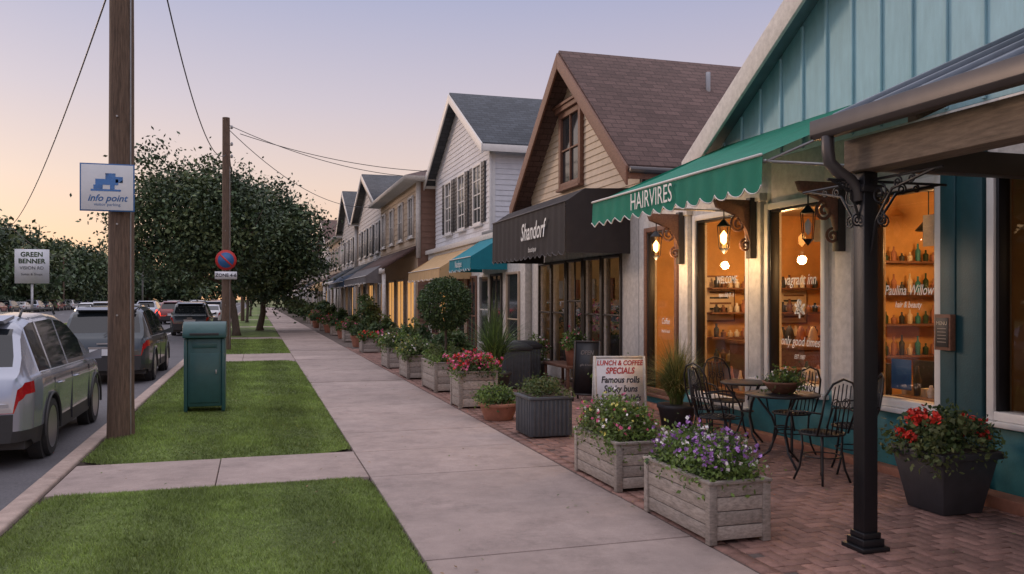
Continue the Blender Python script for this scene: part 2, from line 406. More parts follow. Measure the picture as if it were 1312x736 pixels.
# ------------------------------------------------------------------ building helpers
def wallopen(o,X,th,y0,y1,z0,z1,ops,m):
    ops=sorted(ops); c=y0
    for a,b,lo,hi in ops:
        if a>c: o.box((X,c,z0),(X+th,a,z1),m)
        if lo>z0: o.box((X,a,z0),(X+th,b,lo),m)
        if hi<z1: o.box((X,a,hi),(X+th,b,z1),m)
        c=b
    if c<y1: o.box((X,c,z0),(X+th,y1,z1),m)
def frame(o,X,a,b,lo,hi,fm,gm,w=.07,proud=.05,nv=0,nh=0,gx=.06,sill=True):
    o.box((X-proud,a-w,lo-w),(X+.02,a,hi+w),fm); o.box((X-proud,b,lo-w),(X+.02,b+w,hi+w),fm)
    o.box((X-proud,a,hi),(X+.02,b,hi+w),fm); o.box((X-proud,a,lo-w),(X+.02,b,lo),fm)
    if sill: o.box((X-proud-.05,a-w-.03,lo-w-.05),(X+.0,b+w+.03,lo-w-.002),fm)
    for i in range(nv):
        y=a+(b-a)*(i+1)/(nv+1); o.box((X-proud+.02,y-.018,lo),(X+.015,y+.018,hi),fm)
    for i in range(nh):
        z=lo+(hi-lo)*(i+1)/(nh+1); o.box((X-proud+.023,a,z-.018),(X+.012,b,z+.018),fm)
    o.quad([(X+gx,b,lo),(X+gx,a,lo),(X+gx,a,hi),(X+gx,b,hi)],gm)
def siding_x(o,X,y0,y1,z0,ze,zp,m,b=.16,yc=None):
    if yc is None: yc=(y0+y1)/2
    def ext(z):
        if z<=ze: return y0,y1
        t=min(1,(z-ze)/(zp-ze)); return y0+(yc-y0)*t,y1+(yc-y1)*t
    z=z0
    while z<zp-.02:
        z2=min(z+b,zp-.01); a0,a1=ext(z); c0,c1=ext(z2)
        o.quad([(X-.022,a1,z),(X-.022,a0,z),(X-.004,c0,z2),(X-.004,c1,z2)],m)
        o.quad([(X-.022,a0,z),(X-.022,a1,z),(X-.002,a1,z),(X-.002,a0,z)],m); z+=b
def siding_y(o,Y,x0,x1,z0,z1,m,b=.16):
    z=z0
    while z<z1-.01:
        z2=min(z+b,z1)
        o.quad([(x0,Y-.022,z),(x1,Y-.022,z),(x1,Y-.004,z2),(x0,Y-.004,z2)],m)
        o.quad([(x0,Y-.002,z),(x1,Y-.002,z),(x1,Y-.022,z),(x0,Y-.022,z)],m); z+=b
def gablewall(o,X0,X1,y0,y1,z0,ze,zp,m):
    yc=(y0+y1)/2
    o.prism([(y0,z0),(y1,z0),(y1,ze),(yc,zp),(y0,ze)],'x',X0,X1,m)
def gableroof(o,X0,X1,y0,y1,ze,zp,m,trim,oh=.35,th=.14,ohf=.35,tw=.24):
    yc=(y0+y1)/2; sl=(zp-ze)/(yc-y0)
    e0=y0-oh; e1=y1+oh; zz=ze-sl*oh
    o.part('roof')
    o.prism([(e0,zz),(yc,zp),(yc,zp+th*1.25),(e0,zz+th)],'x',X0-ohf,X1,m)
    o.prism([(yc,zp+.001),(e1,zz),(e1,zz+th),(yc,zp+th*1.25)],'x',X0-ohf,X1,m)
    o.part('rake_trim')
    f=X0-ohf
    o.prism([(e0-.02,zz-tw+th*.8),(yc,zp-tw+th*.9),(yc,zp+th*.85),(e0-.02,zz+th*.8)],'x',f-.045,f-.002,trim)
    o.prism([(yc+.001,zp-tw+th*.9),(e1+.02,zz-tw+th*.8),(e1+.02,zz+th*.8),(yc+.001,zp+th*.85)],'x',f-.045,f-.002,trim)
    o.box((f,e0-.03,zz-.1),(X1,e0-.002,zz+th*.7),trim); o.box((f,e1+.002,zz-.1),(X1,e1+.03,zz+th*.7),trim)
    o.part('body')
def awning(name,Xw,Xf,y0,y1,zt,zf,zb,m,scal=.25,side=True,trim=None,txt=None,tm=None,ts=.2,knee=None):
    o=O(name)
    o.part('canopy')
    ns=max(3,int((y1-y0)/.25)); 
    prof=[(Xw-.01,zt)]+([knee] if knee else [])+[(Xf,zf)]
    V=[];F=[]
    K=6; P2=[]
    for k in range(len(prof)-1):
        for q in range(K): 
            t=q/K; P2.append((prof[k][0]+(prof[k+1][0]-prof[k][0])*t,prof[k][1]+(prof[k+1][1]-prof[k][1])*t,math.sin(math.pi*t)))
    P2.append((*prof[-1],0))
    for x,z,bu in P2:
        for i in range(ns*2+1):
            yy=y0+(y1-y0)*i/(ns*2); V.append((x,yy,z-.028*bu*abs(math.sin(math.pi*i/6))-.01*bu))
    w=ns*2+1
    for k in range(len(P2)-1):
        for i in range(w-1): F.append((k*w+i,k*w+i+1,(k+1)*w+i+1,(k+1)*w+i))
    o.raw(V,F,m)
    o.part('valance')
    n=max(2,round((y1-y0)/scal)); pts=[]
    for i in range(n*8+1):
        t=i/(n*8); yy=y0+(y1-y0)*t; ph=(i%8)/8
        wav=.014*math.sin(t*37)*.5+.012*math.sin(t*91)
        pts.append((yy,zb+.06*(1-math.sin(math.pi*ph)) if scal<1 else zb,wav))
    V=[];F=[]
    for yy,zz,wv in pts: V+= [(Xf-.004,yy,zf-.012),(Xf-.012+wv,yy,zz)]
    for i in range(len(pts)-1): F.append((2*i,2*i+2,2*i+3,2*i+1))
    o.raw(V,F,m)
    if trim:
        o.tube([(Xf-.014,y0,zf),(Xf-.014,y1,zf)],.013,trim,6)
        o.tube([(Xf-.018+q[2],q[0],q[1]) for q in pts],.007,trim,4)
    if side:
        o.part('side_panels')
        for yy in(y0,y1):
            zs=[(Xw-.01,zt-.01)]+([knee] if knee else [])+[(Xf,zf-.006),(Xf,zb+.03),(Xw-.01,zb+.03)]
            o.quad([(x,yy,z) for x,z in zs],m)
    o.part('frame')
    for yy in(y0+.03,y1-.03):
        o.tube([(Xf+.03,yy,zf-.05),(Xw-.02,yy,zf-.05)],.014,GALV,6)
        o.tube([(Xf+.03,yy,zf-.06),(Xw-.02,yy,zt-.09)],.014,GALV,6)
    o.tube([(Xf+.03,y0,zf-.05),(Xf+.03,y1,zf-.05)],.014,GALV,6)
    if txt:
        o.part('lettering'); o.text(txt,ts,(Xf-.042,tm,(zf+zb)/2+.02),(0,-1,0),(0,0,1),TEXTW,wide=.8)
    return o

# ---- teal board & batten shop (nearest)
t=O('teal_board_and_batten_shop',bevel=.006)
t.part('walls')
ops=[(3.5,5.62,.75,2.75),(6.27,7.12,.72,2.75),(7.9,8.9,.72,2.78),(9.4,10.68,.40,2.8),(11.3,12.25,.30,2.75)]
wallopen(t,6.0,.15,-1,6.0,.74,3.4,[ops[0]],PAINTD)
t.box((6.0,-1,0),(6.15,6.0,.74),TEALD)
wallopen(t,6.0,.15,6.0,12.6,.55,3.4,[ (a,b,max(lo,.55),hi) for a,b,lo,hi in ops[1:]],PAINTD)
for a,b in((6.0,9.3),(10.8,11.2),(12.3,12.6)): t.box((5.985,a,0),(6.15,b,.70 if b<9.4 else .55),TEALD)
for a,b,lo in((9.3,10.8,.40),(11.2,12.3,.30)): t.box((5.99,a,0),(6.15,b,lo-.08),TEALD)
t.box((6.15,12.45,0),(12,12.6,3.4),PAINTD)
t.box((6.15,-1,0),(12,-.9,3.4),TEALD)
t.part('gable')
gablewall(t,6.0,6.12,1.2,10.15,3.4,3.7,6.45,TEALG)
t.box((6.12,9.95,3.4),(12,10.15,3.7),TEALG)
for i in range(22):
    yb=9.95-i*.42
    if yb<1.3: break
    zt=3.7+(6.45-3.7)*(1-abs(yb-5.675)/4.475)-.04
    t.box((5.97,yb-.022,3.42),(5.999,yb+.022,zt),TEALG)
t.part('low_roof'); t.box((5.95,10.16,3.4),(12,12.65,3.52),METR)
gableroof(t,6.0,12,1.2,10.15,3.7,6.45,METR,PAINTD,oh=.35,ohf=.3,tw=.34)
t.part('window_frames')
for i,(a,b,lo,hi) in enumerate(ops):
    fm=PAINTW if i in(0,1,2,3) else WOODB
    frame(t,6.0,a,b,lo,hi,fm,GLASS,w=.075,proud=.05)
    t.box((5.975,a,lo),(6.1,a+.03,hi),BLACK); t.box((5.975,b-.03,lo),(6.1,b,hi),BLACK); t.box((5.975,a+.03,hi-.03),(6.1,b-.03,hi),BLACK)
for yc in(9.15,7.5,10.98): 
    t.box((5.93,yc-.13,.56),(5.999,yc+.13,2.9),PAINTD); t.box((5.90,yc-.16,2.9),(5.999,yc+.16,3.0),PAINTD)
    t.box((5.905,yc-.15,.56),(5.928,yc+.15,.72),PAINTD)
t.box((5.92,6.0,0.02),(5.998,6.17,3.3),TEALN)
t.box((5.93,5.72,.02),(5.998,5.995,3.3),TEALN)
t.part('step'); t.box((5.72,-1,-.02),(5.92,5.9,.10),TERRA); t.box((5.85,6.18,-.02),(5.98,12.5,.07),TERRA)
t.part('lettering')
for (yy,zz,s,tx) in[(6.7,1.78,.14,'Paulina Willow'),(6.7,1.64,.085,'hair & beauty'),(8.4,1.92,.18,'vagrant inn'),(8.4,1.20,.15,'only good times'),(11.75,1.35,.13,'Coffee'),(11.75,1.2,.07,'fresh & local'),(10.0,1.95,.14,'WELCOME'),(8.4,1.02,.07,'EST 1987'),(10,1.75,.08,'open daily 8 - 6')]:
    t.text(tx,s,(6.045,yy,zz),(0,-1,0),(0,0,1),TEXTW,shear=.3,wide=.75,bold=.001)
t.text('*',.5,(6.045,8.4,1.48),(0,-1,0),(0,0,1),TEXTW); t.text('&',.26,(6.045,8.4,1.6),(0,-1,0),(0,0,1),TEXTW)
t.part('menu_box'); t.box((5.86,5.99,1.24),(5.918,6.17,1.56),WOODB); t.box((5.853,6.01,1.27),(5.859,6.15,1.53),DARKF)
t.text('MENU',.045,(5.851,6.08,1.48),(0,-1,0),(0,0,1),CREAM)
for q in range(5): t.box((5.850,6.03,1.31+q*.03),(5.8525,6.13,1.316+q*.03),TAUPE)
t.part('interior')
t.box((6.16,-.9,-.02),(9.5,12.44,.02),OAK); t.box((9.5,-.9,0),(9.6,12.44,3.2),ORWALL); t.box((6.16,12.3,.02),(9.5,12.44,3.2),ORWALL)
t.box((6.16,-.9,3.1),(9.6,12.44,3.2),ORCEIL); t.box((6.16,5.65,.02),(9.5,5.75,3.1),ORWALL); t.box((6.9,9.0,.02),(9.5,9.1,3.1),ORWALL)
for k,(yy,zz,w,h) in enumerate([(6.7,1.6,.5,.7),(7.6,1.7,.6,.8),(8.4,1.7,.45,.6),(9.8,1.7,.6,.8),(10.7,1.6,.5,.7),(11.6,1.8,.6,.5)]):
    t.box((9.44,yy-w/2-.04,zz-h/2-.04),(9.47,yy+w/2+.04,zz+h/2+.04),WOODB); t.box((9.42,yy-w/2,zz-h/2),(9.435,yy+w/2,zz+h/2),[CREAM,TANS,GRYS][k%3])
for (x,yy,zz,w,h) in [(7.3,12.29,1.7,.5,.7),(8.0,12.29,1.8,.4,.5),(8.7,12.29,1.6,.5,.6)]:
    t.box((x-w/2-.03,yy-.03,zz-h/2-.03),(x+w/2+.03,yy,zz+h/2+.03),WOODB); t.box((x-w/2,yy-.04,zz-h/2),(x+w/2,yy-.031,zz+h/2),CREAM)
    for q in range(5): t.box((x-w/2+.05,yy-.045,zz-h/2+.08+q*.09),(x+w/2-.05-.05*(q%2),yy-.041,zz-h/2+.11+q*.09),[WOODB,INK][q%2])
t.lathe([(.12,-.02),(.13,0),(.12,.02)],(7.2,8.95,2.45),POTD,20,axis='y')
for zz in(.95,1.35,1.75,2.15):
    t.box((7.1,8.74,zz),(9.2,8.99,zz+.03),WOODB); t.box((7.0,12.0,zz-.3),(9.2,12.26,zz-.27),WOODB)
    for k in range(16):
        x=7.15+k*.125; h=R.uniform(.1,.26); t.lathe([(.03,0),(.035,h*.6),(.012,h*.75),(.012,h)],(x,8.86,zz+.03),[TERRA,POTD,CREAM,TEALD,LF2][k%5],8)
        h=R.uniform(.1,.22); t.lathe([(.04,0),(.045,h*.6),(.02,h*.75),(.02,h)],(x,12.12,zz-.27),[POTD,CREAM,TERRA,WOODB,PAINTW][(k*3)%5],8)
t.box((7.2,6.3,.02),(7.8,7.2,.95),WOODB); t.box((7.15,6.25,.95),(7.85,7.25,1.0),OAK)
t.box((7.2,9.9,.02),(7.8,11.8,1.0),WOODB); t.box((7.15,9.85,1.0),(7.85,11.85,1.05),OAK)
for k in range(7): t.lathe([(.05,0),(.07,.1),(.05,.2),(.02,.26)],(7.4,9.98+k*.27,1.05),[CREAM,TERRA,POTD][k%3],10)
for k in range(3):
    t.box((6.5+.7*k,7.5,.02),(6.9+.7*k,7.9,.48),POTD); t.box((6.5+.7*k,7.5,.48),(6.56+.7*k,7.9,1.0),POTD)
for a,b,zb_ in((7.95,8.85,.70),(6.32,7.07,.70),(9.45,10.6,.42),(11.35,12.2,.42)):
    t.box((6.17,a,zb_),(6.6,b,zb_+.03),OAK); n_=int((b-a)/.105)
    for k in range(n_):
        yy=a+.05+k*.105; hh=.08+.22*R.random(); mm_=[PAINTW,CREAM,POTG,TERRA,LF2,BLUE][int(R.integers(0,6))]
        if k%2: t.lathe([(.03,0),(.04,hh*.5),(.02,hh*.8),(.015,hh)],(6.3+.15*R.random(),yy,zb_+.03),mm_,8)
        else: t.box((6.25+.1*R.random(),yy-.035,zb_+.03),(6.42,yy+.035,zb_+.03+hh*.8),mm_)
t.box((6.13,6.75,.8),(6.135,7.02,1.1),BLUE); t.box((6.13,6.4,2.2),(6.135,6.6,2.5),PAINTD); t.box((6.13,8.0,2.35),(6.135,8.25,2.6),CREAM)
for a,b in((7.9,8.9),(9.4,10.68)):
    t.lathe([(.28,.72),(.28,.75)],(6.95,(a+b)/2,0),WOODB,20); t.tube([(6.95,(a+b)/2,0),(6.95,(a+b)/2,.72)],.03,BLACK,8)
t.part('pendant_lamps')
for x,yy in [(7.6,6.8),(7.7,8.2),(7.5,9.9),(7.5,11.3),(8,3.5)]:
    t.tube([(x,yy,3.09),(x,yy,2.65)],.008,BLACK,6); t.lathe([(.03,.0),(.15,-.14),(.14,-.15)],(x,yy,2.66),BLACK,16); t.lathe([(.001,-.05),(.05,-.02),(.05,.02),(.001,.05)],(x,yy,2.53),GLOW,12)
t.light((7.4,7.3,2.3),80,col=(1,.56,.22),rad=.15); t.light((7.3,10.6,2.3),85,col=(1,.56,.22),rad=.15); t.light((8,3.5,2.3),4,rad=.1)
t.done()

def spiral(c,r0,r1,turns,plane,start=0,n=28,flip=1):
    P=[]
    for i in range(n+1):
        k=i/n; a=start+flip*turns*2*math.pi*k; r=r0+(r1-r0)*k
        if plane=='xz': P.append((c[0]+r*math.cos(a),c[1],c[2]+r*math.sin(a)))
        else: P.append((c[0],c[1]+r*math.cos(a),c[2]+r*math.sin(a)))
    return P
for yy,lit in((10.98,1),(9.15,1),(7.5,0)):
    l=O('wall_lantern',bevel=.002)
    l.part('bracket'); 
    l.box((5.84,yy-.05,2.2),(5.925,yy+.05,2.95),DARKF)
    l.prism([(5.86,2.35),(5.80,2.55),(5.68,2.72),(5.40,2.82),(5.36,2.92),(5.86,2.92)],'y',yy-.035,yy+.035,WOODB)
    l.tube(spiral((5.70,yy,2.62),.11,.02,1.6,'xz',math.pi/2),.018,WOODB,6)
    l.tube(spiral((5.80,yy,2.36),.08,.015,1.5,'xz',math.pi/2),.016,WOODB,6)
    l.part('lamp')
    c=(5.5,yy,2.45)
    l.tube([(5.5,yy,2.80),(5.5,yy,2.66)],.008,BLACK,6)
    l.lathe([(.02,.22),(.09,.15),(.10,.14)],c,BLACK,4); l.lathe([(.07,-.13),(.03,-.17),(.001,-.2)],c,BLACK,4)
    for k in range(4):
        a=math.pi/2*k; l.tube([(c[0]+.09*math.cos(a),yy+.09*math.sin(a),c[2]+.14),(c[0]+.065*math.cos(a),yy+.065*math.sin(a),c[2]-.13)],.006,BLACK,4)
    if lit:
        l.lathe([(.001,-.09),(.04,-.05),(.045,.03),(.001,.09)],c,GLOW,10); l.light((c[0],yy,c[2]-.26),16,rad=.06)
    else: l.lathe([(.001,-.09),(.03,-.05),(.035,.03),(.001,.09)],c,PAINTD,10)
    l.done()

a=awning('green_awning',6.0,4.1,6.2,9.95,3.74,2.92,2.60,GREENF,side=False,trim=PAINTW,txt='HAIRVIRES',tm=8.25,ts=.27)
a.part('end_fabric'); a.quad([(5.98,9.95,3.73),(4.1,9.95,2.91),(4.1,9.95,2.66),(4.35,9.95,2.9)],GREENF)
a.done()

# ---- near porch with metal roof
p=O('porch_roof',bevel=.004)
p.part('metal_roof')
YE=4.92
p.prism([(3.75,2.86),(6.0,3.86),(6.0,3.92),(3.75,2.92)],'y',-2,YE,METR)
y=YE-.07
while y>-2:
    p.prism([(3.76,2.921),(5.98,3.908),(5.98,3.95),(3.76,2.96)],'y',y-.015,y+.015,METR); y-=.4
p.part('gutter')
p.prism([(3.65,2.92),(3.65,2.82),(3.68,2.79),(3.745,2.79),(3.745,2.92),(3.735,2.92),(3.735,2.805),(3.69,2.805),(3.665,2.83),(3.665,2.92)],'y',-2,YE+.04,GUTT)
p.box((3.652,YE+.035,2.80),(3.74,YE+.045,2.915),GUTT)
p.part('beam'); p.box((3.86,-2,2.56),(4.06,YE-.05,2.78),BEAM)
p.prism([(3.78,2.80),(5.9,3.72),(5.9,3.85),(3.78,2.87)],'y',YE-.09,YE-.02,BEAM)
for y in(4.2,3.2,2.2,1.2,.2): p.prism([(3.85,2.785),(5.9,3.68),(5.9,3.81),(3.85,2.875)],'y',y,y+.07,BEAM)
p.box((4.07,4.72,2.58),(5.92,4.86,2.74),DARKF)
p.part('post')
p.box((3.915,4.735,.03),(4.025,4.845,2.555),BLACK)
p.box((3.86,4.68,0.001),(4.08,4.90,.03),BLACK); p.box((3.885,4.705,.031),(4.055,4.875,.08),BLACK); p.box((3.90,4.72,.081),(4.04,4.86,.12),BLACK); p.box((3.895,4.715,2.42),(4.045,4.865,2.47),BLACK)
p.part('scroll_brackets')
for sx,pl_ in((1,'xz'),(-1,'xz'),(-1,'yz'),(1,'yz')):
    def Q(u,z): return (3.97+sx*u,4.79,z) if pl_=='xz' else (3.97,4.79+sx*u,z)
    k_=1 if pl_=='yz' or sx>0 else .45
    p.tube([Q(.05*k_,2.0),Q(.10*k_,2.22),Q(.25*k_,2.42),Q(.62*k_,2.5)],.010,BLACK,6)
    p.tube([Q(.05,2.50),Q(.68*k_,2.50)],.010,BLACK,6)
    for cu,cz,r in((.13,2.40,.075),(.15,2.23,.045),(.30,2.455,.04),(.42,2.465,.03)):
        if cu*k_+r>.68*k_: continue
        P=[]
        for i in range(25):
            k=i/24; a=math.pi/2-k*3.2*math.pi; rr=r*(1-.8*k); P.append(Q(cu*k_+rr*math.cos(a),cz+rr*math.sin(a)))
        p.tube(P,.007,BLACK,5)
p.part('downspout')
p.tube([(3.70,4.83,2.80),(3.70,4.83,2.70),(3.71,4.825,2.62),(3.77,4.815,2.56),(3.86,4.80,2.50),(3.90,4.795,2.44),(3.91,4.79,2.36)],.042,GUTT,14)
p.done()

# ---- cream gable shop with black awning
h=O('cream_gable_shop',bevel=.006)
Y0,Y1=12.95,18.8; X=6.2; ZE,ZP=4.05,6.5
h.part('walls')
o2=[(13.75,14.55,.35,2.45),(14.65,15.45,.35,2.45),(15.6,16.4,.06,2.45),(16.55,17.35,.35,2.45),(17.45,18.2,.35,2.45)]
wallopen(h,X,.15,Y0,Y1,0,3.4,o2,PAINTD)
gablewall(h,X,X+.15,Y0,Y1,3.4,ZE,ZP,CREAM)
h.box((X+.15,Y0,0),(15,Y0+.15,ZE),CREAM); h.box((X+.15,Y1-.15,0),(15,Y1,ZE),CREAM)
h.part('siding'); siding_x(h,X,Y0,Y1,3.4,ZE,ZP,CREAM,.13); siding_y(h,Y0,X,15,0,ZE-.05,CREAM,.13)
h.part('window_frames')
for i,(a,b,lo,hi) in enumerate(o2): frame(h,X,a,b,lo,hi,DARKF,GLASS,w=.05,proud=.04,nv=0 if i!=2 else 1,nh=1 if i!=2 else 2,sill=False)
frame(h,X-.02,15.6,16.6,4.1,5.45,WOODB,GLASSD,w=.12,proud=.08,nv=1,nh=1,gx=-.02)
h.box((X-.17,15.42,5.57),(X-.02,16.78,5.67),WOODB); h.box((X-.21,15.36,5.67),(X-.02,16.84,5.73),WOODB)
gableroof(h,X,15,Y0,Y1,ZE,ZP,SHB,WOODB,oh=.35,ohf=.4,tw=.32)
h.part('roof_vents')
for (x,yv,zv) in((8.6,14.9,5.5),(11.5,14.4,5.2)): h.tube([(x,yv,zv),(x,yv,zv+.7)],.05,GALV,10)
h.tube([(5.80,Y0-.42,3.80),(14.9,Y0-.42,3.76)],.055,GUTT,8); h.tube([(6.1,Y0-.40,3.8),(6.16,Y0-.08,3.5),(6.16,Y0-.08,.1)],.035,GUTT,8)
h.part('interior'); h.box((X+.16,Y0+.2,-.02),(9.5,Y1-.2,.02),OAK); h.box((9.5,Y0,0),(9.6,Y1,3.2),TANS); h.box((X+.16,Y0+.2,3.1),(9.5,Y1-.2,3.2),TANS)
for k in range(5):
    h.box((8.6,13.9+k*.9,.02),(9.3,14.5+k*.9,1.0+.3*(k%2)),WOODB); h.box((6.6,13.7+k*.9,.02),(7.1,14.4+k*.9,.8+.2*(k%2)),[WOODG,POTD,CREAM][k%3])
    h.leaves(np.array([6.75,14.05+k*.9,1.3])+R.normal(0,.2,(180,3)),.05,[LF1,LF2,FPK][k%3]); h.box((6.5,13.9+k*.9,1.7),(6.55,14.2+k*.9,2.1),[PAINTD,TERRA][k%2])
h.light((7.8,16.2,2.6),18)
h.done()
a=awning('black_awning',6.2,5.0,13.35,17.9,3.62,3.35,2.45,BLKF,scal=.28,side=True,knee=(5.35,3.58),trim=GRYF,txt=None)
a.part('lettering'); a.text('Shandorf',.46,(4.945,15.0,2.96),(0,-1,0),(0,0,1),TEXTW,shear=.3,wide=.85,bold=.006)
a.text('boutique',.14,(4.945,15.0,2.62),(0,-1,0),(0,0,1),TEXTW,shear=.3,wide=.95)
a.done()

# ---- white two-storey
h=O('white_two_storey_house',bevel=.006); X=6.3;Y0,Y1=22.7,30.3
h.part('walls')
gablewall(h,X,X+.15,Y0,Y1,0,6.05,8.15,WHITS)
h.box((X+.15,Y0,0),(15,Y0+.15,6.05),WHITS); h.box((X+.15,Y1-.15,0),(15,Y1,6.05),WHITS)
h.part('siding'); siding_x(h,X,Y0,Y1,3.4,6.05,8.1,WHITS,.15); siding_y(h,Y0,X,15,3.4,6.0,WHITS,.15)
h.part('corner_trim'); h.box((X-.04,Y0-.04,3.4),(X+.1,Y0+.1,6.0),PAINTW); h.tube([(X-.06,Y0-.08,5.8),(X-.06,Y0-.08,3.6)],.04,PAINTW,8)
h.part('window_frames')
for a in(23.7,25.7,27.6):
    frame(h,X-.025,a,a+.85,3.95,5.6,PAINTW,GLASSD,w=.08,proud=.05,nv=1,nh=3,gx=-.01)
    for s in(a-.46,a+.93):
        h.box((X-.07,s,3.92),(X-.026,s+.38,5.65),POTD)
        for k in range(14): h.box((X-.085,s+.04,3.98+k*.115),(X-.068,s+.34,4.03+k*.115),POTD)
gableroof(h,X,15,Y0,Y1,6.05,8.15,SHD,PAINTW,oh=.35,ohf=.35,tw=.28)
h.part('shopfront')
h.box((6.05,18.85,0),(6.28,30.5,3.3),PAINTD); h.box((5.95,18.84,3.3),(6.28,30.55,3.45),PAINTD); h.box((6.28,18.85,0),(14,22.65,3.35),PAINTD); h.box((6.0,18.84,3.46),(14,22.65,3.55),METR)
for k,a in enumerate((19.3,20.8,22.0,23.4,24.7,26.0,27.3,28.6)):
    frame(h,6.05,a,a+.95,.5 if k%3 else .1,2.3,[TANS,DARKF,PAINTW,WOODB][k%4],SHOPGLOW if k in(6,) else GLASSD,w=.06,nv=k%2,nh=1,gx=-.006,sill=False)
h.done()
awning('teal_awning',6.05,5.1,20.3,22.7,3.35,2.75,2.4,TEALF,trim=PAINTW,txt='Nautique',tm=21.5,ts=.25).done()
awning('tan_awning',6.05,5.1,24.0,29.2,3.2,2.6,2.25,TANF,trim=PAINTW).done()

# ---- further row
def rowhouse(name,y0,y1,ze,zp,wm,sm,rm,tm,X=6.25,kind='gable',aw=None,lit=(),shutter=False,porch=True):
    h=O(name)
    h.part('walls')
    if kind=='gable':
        gablewall(h,X,X+.15,y0,y1,0,ze,zp,wm); siding_x(h,X,y0,y1,3.3,ze,zp-.05,wm,.22)
    else:
        h.box((X,y0,0),(X+.15,y1,ze),wm); siding_x(h,X,y0,y1,3.3,ze,ze+.01,wm,.22)
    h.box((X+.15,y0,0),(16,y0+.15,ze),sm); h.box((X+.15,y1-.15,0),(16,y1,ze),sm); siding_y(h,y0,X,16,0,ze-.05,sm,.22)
    h.box((X-.05,y0-.05,3.2),(X+.1,y0+.12,ze-.1),tm)
    if kind=='gable': gableroof(h,X,16,y0,y1,ze,zp,rm,tm,oh=.4,ohf=.4,tw=.3)
    else:
        h.part('roof'); xo=X-.55; e0=y0-.4;e1=y1+.4; xm=(X+16)/2
        V=[(xo,e0,ze-.08),(16.4,e0,ze-.08),(16.4,e1,ze-.08),(xo,e1,ze-.08),(xo,e0,ze+.08),(16.4,e0,ze+.08),(16.4,e1,ze+.08),(xo,e1,ze+.08),(xo+(e1-e0)/2,(e0+e1)/2,zp),(16.4-(e1-e0)/2,(e0+e1)/2,zp)]
        h.raw(V,[(0,3,2,1),(0,1,5,4),(1,2,6,5),(2,3,7,6),(3,0,4,7)],tm); h.raw(V,[(4,5,9,8),(5,6,9),(6,7,8,9),(7,4,8)],rm)
    h.part('window_frames')
    n=int((y1-y0)/2.2); st=(y1-y0)/n
    for i in range(n):
        yc=y0+st*(i+.5)
        if ze>5:
            frame(h,X-.025,yc-.45,yc+.45,4.1,5.5,tm,GLASSD,w=.09,proud=.06,nv=1,nh=1,gx=-.01)
            if shutter:
                for s in(yc-.88,yc+.56): h.box((X-.07,s,4.05),(X-.03,s+.32,5.55),POTD)
        frame(h,X-.02,yc-.75,yc+.75,.5,2.4,tm,SHOPGLOW if i in lit else GLASSD,w=.08,proud=.05,nv=1,gx=-.005)
    if porch:
        h.part('porch'); h.prism([(X-1.3,2.75),(X-.03,3.55),(X-.03,3.67),(X-1.3,2.87)],'y',y0+.1,y1-.1,rm)
        h.box((X-1.32,y0+.1,2.62),(X-1.2,y1-.1,2.82),tm)
        for i in range(n+1):
            yy=y0+.2+(y1-y0-.4)*i/n; h.box((X-1.28,yy-.06,0),(X-1.16,yy+.06,2.62),tm)
    h.part('chimney'); h.box((9.5,(y0+y1)/2-.4,ze+.5),(10.2,(y0+y1)/2+.3,zp+.8),TERRA)
    h.done()
    if aw: awning('shop_awning',X-(1.22 if porch else 0),X-(1.8 if porch else 1.1),y0+.8,y1-.8,2.95,2.55,2.25,aw,trim=PAINTW).done()
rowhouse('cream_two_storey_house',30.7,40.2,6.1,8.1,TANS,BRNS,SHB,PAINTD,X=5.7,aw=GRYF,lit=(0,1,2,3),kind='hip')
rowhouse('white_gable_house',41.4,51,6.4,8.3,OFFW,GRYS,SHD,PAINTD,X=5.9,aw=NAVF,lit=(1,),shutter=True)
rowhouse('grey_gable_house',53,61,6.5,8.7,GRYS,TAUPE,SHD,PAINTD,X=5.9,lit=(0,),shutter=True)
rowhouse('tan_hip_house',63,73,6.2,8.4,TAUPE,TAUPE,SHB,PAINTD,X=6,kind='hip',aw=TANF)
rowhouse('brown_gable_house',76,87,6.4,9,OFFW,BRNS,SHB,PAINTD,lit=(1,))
rowhouse('grey_hip_house',91,106,6.2,8.6,GRYS,GRYS,SHD,PAINTD,kind='hip')
rowhouse('cream_gable_house',110,124,6.2,9,TANS,TANS,SHB,PAINTD)
rowhouse('white_hip_house',128,150,6.2,8.6,OFFW,OFFW,SHD,PAINTD,kind='hip')

